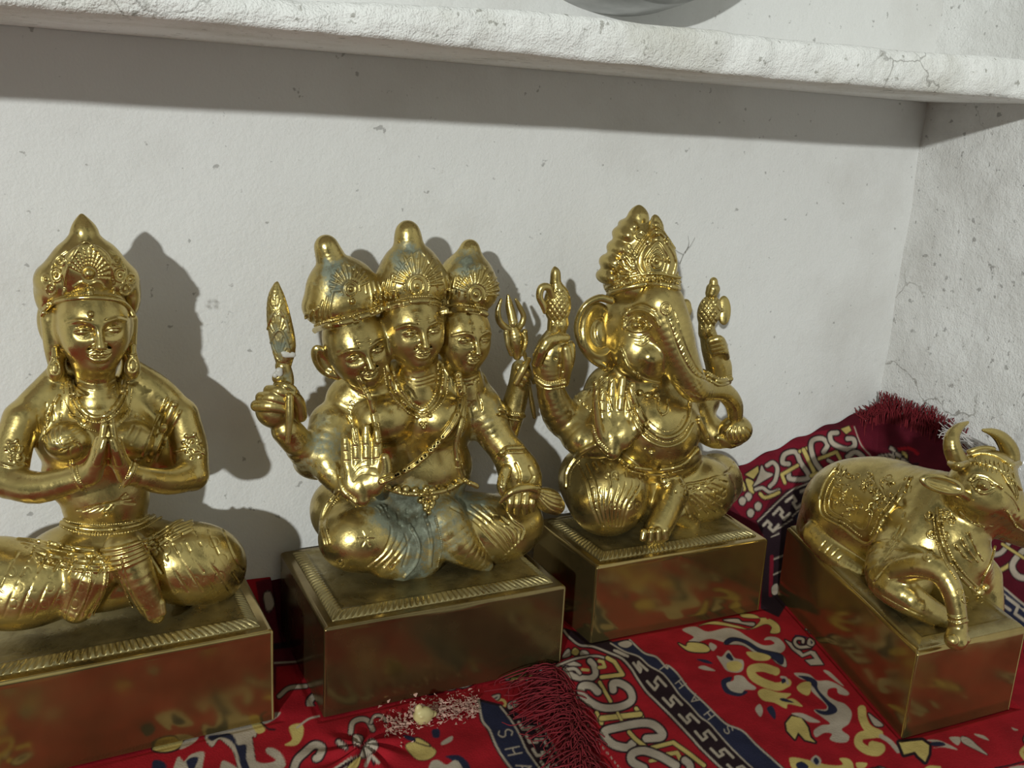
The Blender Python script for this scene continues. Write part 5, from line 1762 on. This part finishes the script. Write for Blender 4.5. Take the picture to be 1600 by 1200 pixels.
    S.ring(1041, 482, 8, 9, r=1.4, mode='add'); S.ring(1041, 482, 3.5, r=1.2, mode='add')
    for i in range(5):
        S.curve([(1048 + i * 9, 598 + i * 4), (1062 + i * 8, 612 + i * 2)], 1.1, 'cut', raw=True)
    # eye with heavy brow
    S.pe(998, 507, -.014, (17, 9, 12), k=3, mode='sub')
    S.pe(998, 508, -.0105, (12, 8, 8), k=2)
    S.curve([(974, 512), (980, 492), (1000, 484), (1020, 492), (1030, 508)], 2.8, 'add', 2)
    S.curve([(978, 510), (988, 498), (1004, 498), (1016, 510)], 2.2, 'add', 1)
    S.curve([(980, 514), (992, 518), (1006, 517), (1016, 512)], 2.0, 'add', 1)
    S.curve([(976, 500), (986, 482), (1004, 476), (1024, 486)], 1.6, 'cut')
    S.bump(999, 508, 3.6, .5)
    for i in range(3):
        S.curve([(984 + i * 4, 524 + i * 6), (1000 + i * 2, 527 + i * 6), (1014, 522 + i * 5)], 1.5, 'cut')
    S.pe(1018, 558, -.018, (16, 12, 13), k=12)
    S.curve([(970, 545), (984, 575), (1008, 592), (1034, 598)], 2.5, 'add', 2)
    S.curve([(968, 555), (982, 584), (1006, 600), (1034, 604)], 1.6, 'cut')
    # tusk
    S.pc([(1072, 560, -.010, 9), (1082, 568, -.014, 7), (1090, 572, -.016, 3)], k=2)
    # engraved trousers, belly line, bow
    for i in range(8):
        S.curve([(905 + i * 12, 720 + abs(i - 3) * 2), (918 + i * 12, 755), (926 + i * 8, 790), (938 + i * 5, 822)], 1.7, 'cut', 1.2)
    for i in range(6):
        for j in range(3):
            S.ring(922 + i * 13 + j * 5, 742 + j * 24, 4.5, 5.5, r=.8)
    for i in range(7):
        S.curve([(1062 + i * 3, 756 + i * 2), (1080 + i * 9, 758 - i * 3), (1105 + i * 7, 775 - i * 8), (1128 + i * 3, 790 - i * 12)], 1.6, 'cut', 1.2)
    for i in range(4):
        S.curve([(1055 + i * 8, 768), (1068 + i * 11, 785), (1078 + i * 14, 806 - i * 2)], 1.6, 'cut', 1.2)
    for i in range(5):
        S.ring(1080 + i * 12, 775 - i * 2, 4, 5, r=.8); S.ring(1092 + i * 10, 792 - i * 5, 3.5, 4.5, r=.8)
    S.curve([(884, 760), (886, 735), (905, 708), (930, 695)], 4, 'add', 2)
    S.beads([(890, 758), (893, 735), (910, 713)], 1.6)
    S.bump(1018, 705, 5, 0, mode='sub')
    S.curve([(1008, 700), (1012, 712), (1006, 716)], 1.6, 'cut'); S.curve([(1045, 706), (1052, 708)], 1.4, 'cut')
    S.curve([(942, 600), (950, 622), (956, 640)], 1.6, 'cut')
    for i in range(5):
        S.curve([(905 + i * 7, 610 + i * 4), (912 + i * 8, 596 + i * 3), (925 + i * 8, 585 + i * 2)], 1.4, 'cut')
        S.bump(900 + i * 6, 620 + i * 5, 3, 0)
    finish(S, 'body', root, M_BRASS, h=.0004)
    # ears
    Ea = Sdf()
    fwd = V3(.55, 0, .83)
    c = P(934, 518, .010)
    A = np.array([unit(V3(.86, 0, -.5)), fwd, ROT[1]])
    A[0] = unit(A[0] - A[1] * (A[0] @ A[1]))
    A[2] = np.cross(A[0], A[1]) * (1 if np.cross(A[0], A[1])[2] > 0 else -1)
    m = pscale(c)
    Ea.ell(c, np.array([36, 13, 46]) * m, A, 4 * m)
    Ea.ell(P(948, 550, .008), np.array([20, 9, 32]) * m, A, 10 * m)
    Ea.ell(P(932, 516, .010) + fwd * 11 * m, np.array([29, 11, 39]) * m, A, 3 * m, 'sub')
    Ea.ell(P(940, 520, .010) + fwd * 2 * m, np.array([14, 6, 20]) * m, A, 4 * m)
    Ea.pc([(955, 470, .002, 6), (935, 466, .004, 6), (912, 480, .006, 5), (901, 510, .008, 5), (908, 540, .008, 5), (925, 562, .006, 5), (944, 572, .004, 6)], k=3)
    Ea.ring(940, 520, 17, 24, r=1.2)
    finish(Ea, 'ear', root, M_BRASS, h=.00036)
    Eb = Sdf()
    Eb.pe(1066, 488, .012, (14, 10, 22), rot=(0, 20, 0), k=3)
    Eb.pc([(1058, 470, .012, 6), (1074, 482, .012, 5), (1076, 488, .012, 4), (1064, 505, .012, 6)], k=3)
    Eb.pc([(1015, 495, .012, 18), (1045, 491, .012, 15), (1064, 488, .012, 9)], k=5)
    finish(Eb, 'ear', root, M_BRASS, h=.00036)
    # crown
    C_ = Sdf([S])
    C_.pe(1002, 444, .012, (63, 52, 34), k=10)
    C_.pe(1000, 408, .012, (52, 44, 42), k=14)
    C_.pe(1000, 378, .012, (36, 36, 34), k=14)
    C_.pc([(998, 362, .012, 24), (996, 352, .012, 19), (997, 340, .012, 17), (998, 328, .012, 8), (998, 325, .012, 4)], k=3)
    C_.pe(1028, 420, -.002, (34, 22, 52), rot=(4, -6, 0), k=6)
    C_.pc([(1026, 372, -.002, 12), (1025, 355, -.002, 12), (1024, 343, -.002, 7), (1023, 338, -.002, 3)], k=2)
    for (x, y_, r) in ((962, 388, 14), (950, 410, 14), (944, 432, 12), (970, 366, 13), (978, 352, 10)):
        C_.pe(x + 3, y_, .012, (r, 24, r), k=7)
    C_.pe(1010, 520, -.008, (56, 44, 55), k=3, mode='sub')
    C_.curve([(938, 470), (960, 456), (995, 446), (1030, 444), (1064, 452)], 4.5, 'add')
    C_.curve([(940, 456), (962, 440), (995, 430), (1030, 428), (1062, 434)], 2.4, 'add')
    rimp = spline([(944, 464), (962, 449), (995, 438), (1030, 436), (1060, 443)], 8)
    for q in resample(rimp, 12.5):
        C_.ring(q[0], q[1], 4.6, r=1.3, mode='add'); C_.bump(q[0], q[1], 2, 0)
    C_.curve([(1004, 430), (994, 410), (1004, 386), (1028, 362), (1046, 386), (1056, 408), (1052, 428)], 2.6, 'add')
    C_.beads([(998, 428), (988, 408), (998, 382), (1026, 354), (1052, 384), (1062, 408), (1058, 430)], 1.9)
    C_.curve([(1012, 426), (1006, 408), (1014, 392), (1028, 378), (1040, 392), (1046, 408), (1042, 426)], 2.2, 'add')
    C_.beads([(1016, 424), (1012, 408), (1018, 396), (1028, 388), (1036, 398), (1040, 410), (1036, 424)], 1.6)
    C_.ring(1026, 408, 8, 10, r=1.8, mode='add'); C_.bump(1026, 408, 4, 0)
    for x, y_ in ((1026, 364), (1012, 378), (1042, 378), (1025, 352)):
        C_.bump(x, y_, 5, 0)
    for i in range(4):
        C_.curve([(958 + i * 8, 415 - i * 8), (968 + i * 8, 425 - i * 6), (984 + i * 3, 428 - i * 3)], 2.2, 'add')
        C_.beads([(962 + i * 7, 408 - i * 8), (974 + i * 6, 416 - i * 6), (988 + i * 2, 420 - i * 4)], 1.6)
    C_.ring(1000, 368, 8, 7, r=1.6, mode='add'); C_.ring(980, 388, 6, r=1.6, mode='add')
    finish(C_, 'crown', root, M_BRASS, h=.00034)
    # garlands
    Nk = Sdf([S])
    S.curve([(985, 606), (995, 640), (1012, 668), (1038, 684), (1062, 676), (1076, 655), (1078, 628)], 4.0, 'add', target=Nk, out=1)
    S.curve([(978, 612), (988, 650), (1006, 682), (1038, 698), (1068, 688), (1084, 662)], 3.0, 'add', target=Nk, out=1)
    S.beads([(990, 606), (1000, 636), (1016, 660), (1038, 674), (1058, 668), (1070, 650)], 1.7, target=Nk)
    S.beads([(982, 610), (991, 646), (1009, 676), (1038, 691), (1066, 682), (1080, 658)], 1.6, target=Nk)
    for i in range(9):
        S.ring(998 + i * 9, 688 + 4 * math.sin(i * .5) - abs(i - 4) * 2.6 - 3, 2.6, r=.8, mode='add', target=Nk)
    for a, b in ((1000, 614), (1012, 618), (1025, 618)):
        S.bump(a, b, 6, 0, target=Nk)
    S.curve([(1030, 622), (1028, 638), (1036, 648), (1044, 640), (1042, 624)], 2, 'add', target=Nk)
    finish(Nk, 'necklace', root, M_BRASS, h=.00034)
    Bl = Sdf([S])
    S.curve([(968, 718), (990, 730), (1030, 734), (1066, 726), (1090, 702)], 3.2, 'add', target=Bl)
    S.curve([(972, 726), (992, 738), (1030, 742), (1066, 734)], 1.8, 'add', target=Bl)
    S.bump(1038, 752, 11, -3, target=Bl); S.ring(1038, 752, 9, r=1.8, mode='add', target=Bl); S.ring(1038, 752, 4, r=1.2, mode='add', target=Bl)
    finish(Bl, 'waist_sash', root, M_BRASS, h=.00034)
    for pts in ([(838, 592), (855, 602), (882, 598)], [(926, 668), (934, 690), (950, 706)], [(1106, 586), (1124, 596), (1142, 592)], [(1092, 655), (1100, 672), (1108, 690)]):
        Bg = Sdf([S])
        S.curve(pts, 4, 'add', target=Bg)
        S.beads([(x, y - 5) for x, y in pts], 2, target=Bg)
        S.curve([(x, y + 6) for x, y in pts], 2.2, 'add', target=Bg)
        if Bg.ops: finish(Bg, 'bangle', root, M_BRASS, h=.00034)
    # things held
    def hatch(T, cx, cy, w, h, n=5):
        for k_ in range(-n, n + 1):
            for s_ in (-1, 1):
                pts = []
                for t in np.linspace(-1, 1, 9):
                    x = cx + (k_ * 9 + s_ * t * h * .75)
                    y_ = cy + t * h
                    if abs(x - cx) < w * math.sqrt(max(0, 1 - (t * .85) ** 2)) + 1:
                        pts.append((x, y_))
                if len(pts) > 1:
                    T.curve(pts, 1.2, 'cut', .6, raw=True, step=2)
    G = Sdf()
    G.pe(871, 475, .003, (22, 20, 34), rot=(0, -6, 0), k=4)
    G.pc([(872, 505, .003, 17), (868, 522, .003, 14)], k=3)
    hatch(G, 871, 475, 22, 32)
    G.pc([(869, 448, .003, 12), (868, 441, .003, 9)], k=1)
    G.pc([(868, 436, .003, 8.5), (868, 426, .003, 7.5), (867, 419, .003, 3)], k=1)
    G.pc([(862, 462, -.002, 5), (856, 449, -.003, 6), (846, 450, -.003, 6), (843, 464, -.003, 5.5), (849, 478, -.003, 5), (851, 488, -.003, 3)], k=1)
    finish(G, 'elephant_goad', root, M_BRASS, h=.00034)
    G = Sdf()
    G.pe(1108, 487, .024, (19, 17, 27), rot=(0, 8, 0), k=4)
    G.pc([(1104, 510, .024, 13), (1103, 520, .024, 12)], k=3)
    hatch(G, 1107, 487, 19, 26, 4)
    G.pc([(1112, 458, .024, 10), (1114, 452, .024, 11)], k=1)
    G.pc([(1115, 447, .024, 7), (1115, 440, .024, 6.5), (1115, 436, .024, 3)], k=1)
    finish(G, 'axe_handle', root, M_BRASS, h=.00034)
    Bx = Sdf()
    cB = P(1131, 485, .024)
    Bx.ell(cB, np.array([11, 4.5, 23]) * pscale(cB), np.array([ROT[0], ROT[2], ROT[1]]), 2e-4)
    c2 = P(1120, 483, .024)
    Bx.ell(c2, np.array([8, 12, 13]) * pscale(c2), np.array([ROT[0], ROT[2], ROT[1]]), 4e-4, 'sub')
    Bx.pc([(1116, 484, .024, 4), (1128, 485, .024, 3)], k=1)
    finish(Bx, 'axe_blade', root, M_BRASS, h=.0003)
    Sw = Sdf()
    Sw.pe(1149, 672, -.015, (28, 24, 23), k=2)
    Sw.pc([(1149, 655, -.012, 12), (1149, 650, -.013, 8)], k=4)
    for i in range(6):
        Sw.curve([(1130 + i * 9, 688), (1128 + i * 9, 676), (1136 + i * 6, 668)], 1.3, 'cut')
    finish(Sw, 'sweet', root, M_BRASS, h=.00034)
build_ganesha()
# ---------------------------------------------------------------- lying bull
def build_nandi():
    root = empty('bull_statue', (.36, -.115, 0.0176))
    tag(root, 'brass reclining bull statue with saddle cloth, at the right edge', 'statue')
    a = np.array([.2975, -.1855]); e1 = unit([.948, -.05]); e2 = unit([.318, .948])
    Fl, Fr = a, a + e1 * .083
    Bl, Br = a + e2 * .1665, a + e1 * .083 + e2 * .1665
    plinth(root, [tuple(Fl), tuple(Fr), tuple(Br), tuple(Bl)], .07, 0.0176, rim_rows=False, plate_in=.002)
    S = Sdf()
    # barrel, rump, shoulders
    S.pe(1352, 800, -.075, (82, 96, 84), rot=(0, 0, 0), k=16)
    S.pe(1332, 800, -.060, (74, 80, 74), k=16)
    S.pe(1415, 820, -.105, (86, 96, 84), k=18)
    S.pe(1450, 850, -.130, (76, 70, 78), k=18)
    S.pe(1395, 765, -.085, (56, 70, 46), k=16)
    S.pe(1480, 885, -.140, (64, 56, 76), k=16)
    S.pe(1520, 920, -.145, (34, 34, 66), k=14)
    # neck and hump
    S.pc([(1430, 770, -.105, 40), (1470, 790, -.125, 54), (1505, 800, -.140, 50)], k=18)
    S.pc([(1490, 840, -.142, 50), (1512, 870, -.150, 36), (1528, 905, -.152, 20)], k=10)
    # haunch and tucked hind leg
    S.pe(1298, 830, -.055, (42, 60, 50), rot=(0, 20, 0), k=12)
    S.pc([(1275, 835, -.064, 22), (1310, 872, -.085, 22), (1345, 895, -.102, 18)], k=8)
    S.pc([(1268, 815, -.045, 16), (1262, 835, -.052, 12)], k=6)
    # folded foreleg on the near side
    S.pc([(1400, 870, -.128, 44), (1385, 905, -.143, 30), (1420, 935, -.160, 26), (1470, 965, -.170, 18)], k=10)
    S.pe(1420, 900, -.146, (50, 34, 40), rot=(0, 24, 0), k=10)
    # bent foreleg planted at the front
    S.pc([(1400, 895, -.150, 22), (1440, 885, -.165, 21), (1468, 893, -.175, 20), (1486, 920, -.183, 17), (1495, 955, -.188, 14.5), (1497, 980, -.190, 14)], k=8)
    S.pc([(1496, 985, -.190, 15), (1494, 998, -.192, 18)], k=3)
    S.pe(1488, 1000, -.196, (10, 10, 9), k=2); S.pe(1506, 998, -.194, (10, 10, 9), k=2)
    S.pe(1500, 1004, -.207, (2, 8, 9), k=2, mode='sub')
    S.pc([(1540, 900, -.150, 24), (1545, 940, -.155, 22), (1548, 972, -.160, 19)], k=10)
    S.pe(1535, 974, -.165, (26, 22, 10), k=6)
    # head: looks to the picture's right
    S.pe(1525, 762, -.150, (46, 44, 46), k=14)
    S.pe(1548, 752, -.152, (46, 40, 40), rot=(0, 30, 0), k=14)
    S.pc([(1545, 770, -.155, 40), (1575, 792, -.158, 32), (1602, 815, -.160, 26), (1622, 832, -.162, 24)], k=12)
    S.pc([(1530, 800, -.150, 32), (1565, 822, -.154, 22), (1600, 840, -.158, 16)], k=12)
    S.pe(1550, 722, -.146, (44, 34, 20), rot=(0, 16, 0), k=12)
    # jaw, throat lines
    S.curve([(1494, 788), (1505, 806), (1525, 818), (1552, 822)], 1.6, 'cut')
    S.curve([(1500, 800), (1518, 816), (1545, 826)], 2.0, 'add')
    for i in range(3):
        S.curve([(1494 + i * 10, 852 - i * 10), (1506 + i * 9, 868 - i * 6), (1520 + i * 8, 880 - i * 2)], 2.0, 'add', 1.2)
    S.curve([(1556, 850), (1548, 880), (1536, 905), (1530, 930)], 2.2, 'add')
    # eye
    S.pe(1537, 757, -.1705, (18, 9, 12), rot=(0, 18, 0), k=3, mode='sub')
    S.pe(1537, 758, -.1655, (13, 8, 9), rot=(0, 18, 0), k=1.5)
    S.curve([(1514, 750), (1524, 742), (1540, 744), (1554, 754), (1566, 762)], 2.8, 'add', 2)
    S.curve([(1518, 753), (1528, 747), (1541, 749), (1553, 759)], 2.0, 'add', 1)
    S.curve([(1519, 757), (1530, 769), (1543, 770), (1556, 763)], 2.0, 'add', 1)
    S.bump(1538, 759, 4, .5)
    S.ring(1536, 758, 6, 5, r=.8)
    # cheek, nostril, lips
    S.curve([(1570, 770), (1585, 784), (1592, 800)], 2.0, 'cut')
    S.pe(1596, 812, -.178, (7, 5, 9), k=2, mode='sub')
    S.curve([(1575, 800), (1588, 822), (1600, 830)], 2.2, 'add')
    for i in range(3):
        S.curve([(1578 + i * 6, 778 + i * 6), (1586 + i * 5, 792 + i * 6)], 1.0, 'cut', raw=True)
    # folds over shoulder and flank
    S.curve([(1365, 910), (1390, 880), (1420, 862), (1455, 862)], 1.8, 'cut')
    S.curve([(1375, 880), (1400, 850), (1420, 815)], 1.6, 'cut')
    S.curve([(1425, 745), (1418, 780), (1408, 815), (1392, 850)], 1.8, 'cut')
    S.curve([(1378, 930), (1410, 948), (1440, 962)], 1.4, 'cut')
    S.curve([(1390, 905), (1430, 902), (1465, 908)], 1.4, 'cut')
    for i in range(4):
        S.curve([(1280 + i * 10, 858 + i * 5), (1290 + i * 10, 846 + i * 6)], 1.2, 'cut', raw=True)
    for q in ((1452, 805), (1456, 835), (1478, 800), (1476, 838), (1450, 870), (1486, 812)):
        S.ring(q[0], q[1], 7, 6, r=1.6, mode='add'); S.bump(q[0], q[1], 3, 0)
    S.curve([(1478, 960), (1495, 966), (1512, 962)], 2.2, 'add'); S.beads([(1478, 968), (1495, 974), (1512, 970)], 2)
    body = finish(S, 'body', root, M_BRASS, h=.00042)
    # horns and ear
    for pts in ([(1497, 722, -.146, 15), (1488, 700, -.144, 13.5), (1488, 682, -.142, 11), (1498, 668, -.140, 7), (1512, 660, -.139, 2.5)],
                [(1578, 722, -.146, 15), (1577, 704, -.145, 14), (1566, 686, -.143, 11), (1552, 676, -.142, 7), (1536, 672, -.141, 2.5)]):
        Hn = Sdf()
        Hn.pc(pts, k=3)
        Hn.pc([(pts[0][0] - 12, pts[0][1] + 2, -.152, 5), (pts[0][0], pts[0][1] + 5, -.160, 5), (pts[0][0] + 14, pts[0][1] + 2, -.155, 5)], k=2)
        finish(Hn, 'horn', root, M_BRASS, h=.0004)
    Er = Sdf()
    c = P(1472, 757, -.158)
    m = pscale(c)
    A = np.array([unit(V3(.96, -.26, 0)), ROT[2], unit(V3(.26, .96, 0))])
    Er.ell(c, np.array([37, 8, 15]) * m, A, 2 * m)
    Er.ell(c + ROT[2] * 7 * m, np.array([30, 7, 9.5]) * m, A, 2 * m, 'sub')
    Er.pc([(1498, 768, -.157, 9), (1510, 775, -.155, 10)], k=4)
    for i in range(4):
        Er.curve([(1450 + i * 9, 753 + i * 3), (1462 + i * 8, 757 + i * 3)], 1.0, 'add', raw=True, step=2)
    finish(Er, 'ear', root, M_BRASS, h=.00036)
    # brow ornament
    Hd = Sdf([S])
    S.curve([(1500, 728), (1520, 722), (1548, 728), (1575, 742), (1596, 765)], 2.4, 'add', target=Hd)
    S.curve([(1508, 716), (1530, 708), (1556, 712), (1582, 728)], 2.2, 'add', target=Hd)
    S.curve([(1514, 706), (1535, 700), (1556, 702)], 4, 'add', target=Hd)
    for i in range(11):
        x0 = 1512 + i * 7
        S.curve([(x0, 716 - 5 * math.sin(i * .3) + i * 1.4), (x0 + 4, 726 + i * 2.4)], 1.2, 'add', raw=True, step=2, target=Hd)
    for i in range(6):
        S.curve([(1562 + i * 5, 732 + i * 5), (1572 + i * 4, 750 + i * 5), (1580 + i * 2, 762 + i * 4)], 1.1, 'add', target=Hd)
    finish(Hd, 'forehead_ornament', root, M_BRASS, h=.00036)
    # saddle cloth
    Sd = Sdf([S])
    quad = [(1312, 722), (1286, 760), (1283, 802), (1316, 824), (1356, 850), (1380, 812), (1412, 770), (1424, 742)]
    S.curve(quad, 3.0, 'add', target=Sd)
    S.beads([(1316, 728), (1293, 764), (1290, 800), (1320, 818), (1354, 840), (1374, 806), (1404, 766), (1416, 744)], 1.7, target=Sd)
    S.curve([(1322, 732), (1300, 766), (1297, 796), (1324, 812), (1350, 828), (1366, 800), (1396, 762)], 1.4, 'add', target=Sd)
    rg = np.random.default_rng(11)
    for k_ in range(46):
        u, v_ = rg.uniform(0, 1), rg.uniform(0, 1)
        x = 1308 + u * 90 - v_ * 8
        y_ = 735 + u * 8 + v_ * (78 - 45 * abs(u - .45))
        r = rg.uniform(5, 9)
        t = np.linspace(0, rg.uniform(3.5, 5.5), 9) + rg.uniform(0, 6)
        rr = np.linspace(r, r * .35, 9)
        S.curve(np.stack([x + rr * np.cos(t), y_ + rr * np.sin(t)], 1), 1.4, 'add', raw=True, step=2, target=Sd)
        S.bump(x, y_, 2.2, 0, target=Sd)
    finish(Sd, 'saddle_cloth', root, M_BRASS, h=.00036)
    Nk = Sdf([S])
    S.curve([(1464, 790), (1468, 830), (1480, 868), (1500, 900), (1524, 926)], 3.0, 'add', target=Nk)
    S.beads([(1470, 790), (1474, 830), (1486, 866), (1506, 896), (1528, 918)], 2.6, target=Nk)
    S.beads([(1458, 800), (1462, 835), (1474, 872), (1494, 904)], 1.8, target=Nk)
    S.bump(1530, 925, 8, 0, target=Nk); S.bump(1540, 918, 6, 0, target=Nk)
    for i in range(6):
        S.ring(1500 + i * 8, 925 + (i % 3) * 12, 5, r=1.4, mode='add', target=Nk)
    finish(Nk, 'bead_collar', root, M_BRASS, h=.00036)
build_nandi()
# ---------------------------------------------------------------- small things
def build_dish():
    # steel dish leaning on the wall above the shelf, its base facing the room
    s = Sdf()
    yb, yf = .030, -.012
    ca, cb = P(1034, -252, yb), P(1113, -210, yf)
    ra = np.linalg.norm(P(1034, 48, yb) - ca)
    rb = np.linalg.norm(P(1113, 13, yf) - cb)
    ax = unit(cb - ca)
    prof = [(ra + .002, -.004), (ra + .0035, -.002), (ra + .003, 0), (ra, .001)]
    H_ = np.linalg.norm(cb - ca)
    for t in np.linspace(0, 1, 24):
        prof.append((ra + (rb + .004 - ra) * t ** 1.15, .001 + (H_ - .004) * t))
    prof += [(rb + .003, H_ - .001), (rb + .0008, H_), (rb - .0006, H_ - .0004), (rb - .0016, H_ - .0022), (rb * .97, H_ - .003), (rb * .7, H_ - .0026), (rb * .35, H_ - .0024), (.0005, H_ - .0024)]
    v, f = lathe_pts(prof, 160)
    z = ax
    x = unit(np.cross([0, 0, 1], z)); y = np.cross(z, x)
    w = ca + v[:, :1] * x + v[:, 1:2] * y + v[:, 2:] * z
    o = new_mesh('steel_dish', w, f, M_STEEL)
    m = o.modifiers.new('thick', 'SOLIDIFY'); m.thickness = .001
    tag(o, 'round stainless steel dish standing on the plaster shelf against the wall', 'dish')
build_dish()
def build_bits():
    rg = np.random.default_rng(5)
    # crumbs of flaked paint and rice between the plinths
    vs, fs, n0 = [], [], 0
    for k in range(900):
        px, py = rg.uniform(640, 748), 0
        py = np.interp(px, [640, 748], [1112, 1106]) + rg.normal(0, 9) + (px - 690) * -.06
        if k > 700:
            px, py = rg.normal(622, 16), rg.normal(1130, 12)
        z = .0192 + rg.uniform(0, .0016)
        c = PZ(px, py, z)
        n = 4
        r = rg.uniform(.0003, .0011)
        q = rg.normal(size=(4, 3)) * r * [1, 1, .5]
        vs.append(c + q); fs.append(np.array([[0, 1, 2], [0, 2, 3], [0, 3, 1], [1, 3, 2]]) + n0); n0 += 4
    o = new_mesh('paint_crumbs', np.vstack(vs), np.vstack(fs), M_CRUMB, smooth=False)
    tag(o, 'scattered red and white crumbs on the rug before the three-headed statue', 'crumbs', kind='stuff')
    # dried sweet lump
    S = Sdf()
    c = PZ(662, 1118, .0225)
    S.ell(c, (.0052, .004, .0050), None, .001)
    for k in range(9):
        d = unit(rg.normal(size=3)) * [.004, .003, .004]
        S.ell(c + d, rg.uniform(.0010, .0022, 3), None, .0012)
    S.ell(c + [-.003, 0, .004], (.0022, .0016, .0035), None, .001)
    S.ell(c + [.005, .001, -.001], (.003, .0025, .0015), None, .001)
    V, F_ = S.mesh(h=.0003)
    tag(new_mesh('sugar_lump', V, F_, M_SUGAR), 'crumbly yellow sugar lump on the rug below the three-headed statue', 'sweet')
    # loose white threads behind the bull's horns
    st = []
    for k in range(30):
        a = P(1548 + rg.normal(0, 10), 712 + rg.normal(0, 4), -.085)
        b = P(1520 + rg.normal(0, 8), 694 + rg.normal(0, 7), -.085 + rg.uniform(-.01, .01))
        e_ = P(1480 + rg.uniform(-16, 30), 672 + rg.normal(0, 9), -.08)
        st.append(spline([a, b, e_], 6))
    st.append(spline([P(1520, 690, -.085), P(1490, 676, -.085), P(1472, 676, -.085), P(1467, 684, -.085)], 6))
    st.append(spline([P(1520, 690, -.085), P(1500, 674, -.085), P(1508, 662, -.085)], 6))
    o = yarn('white_tassel', st, .0006, M_WHITE, None, None)
    tag(o, 'wispy white thread tassel on the rug behind the bull horns', 'tassel')
    # cobweb strand on the wall
    st = [spline([P(1062, 412, WY - .002), P(1069, 395, WY - .004), P(1078, 385, WY - .004), P(1086, 371, WY - .003)], 6), spline([P(1070, 395, WY - .004), P(1076, 382, WY - .004), P(1075, 368, WY - .003)], 6), spline([P(1068, 398, WY - .004), P(1055, 390, WY - .004), P(1048, 376, WY - .004)], 6)]
    o = yarn('dust_strand', st, .00016, M_DUST, None, None)
    tag(o, 'thin dark dusty strand on the wall beside the elephant god crown', 'dust strand')
    # clear plastic bag at the right edge
    u, v = np.meshgrid(np.linspace(0, 1, 150), np.linspace(0, 1, 110), indexing='ij')
    c = P(1600, 715, -.075)
    th, ph = (u - .5) * 3.6, (v - .5) * 2.6
    rr = 1 + .10 * fbm(np.column_stack([u.ravel() * 7, v.ravel() * 7, u.ravel() * 0]), 1, 4, 3).reshape(u.shape)
    X = np.stack([np.sin(th) * np.cos(ph) * .036, -np.cos(th) * np.cos(ph) * .026, np.sin(ph) * .034], -1) * rr[..., None]
    p = X.reshape(-1, 3) + c + [.022, .0, -.004]
    p[:, 0] = np.minimum(p[:, 0], SX - .004)
    o = new_mesh('plastic_bag', p, grid_faces(150, 110), M_PLASTIC)
    tag(o, 'crumpled clear plastic bag behind the bull head at the right edge', 'plastic bag')
M_CRUMB = flat_mat('crumb', (.50, .30, .24), .8)
M_SUGAR = flat_mat('sugar', (.52, .44, .20), .45)
M_WHITE = flat_mat('white_thread', (.6, .57, .55), .8)
M_DUST = flat_mat('dust', (.12, .11, .09), .9)
M_PLASTIC = flat_mat('clear_plastic', (.9, .9, .9), .12, 0.0, Alpha=.16)
M_PLASTIC.node_tree.nodes['Principled BSDF'].inputs['Specular IOR Level'].default_value = .8
build_bits()
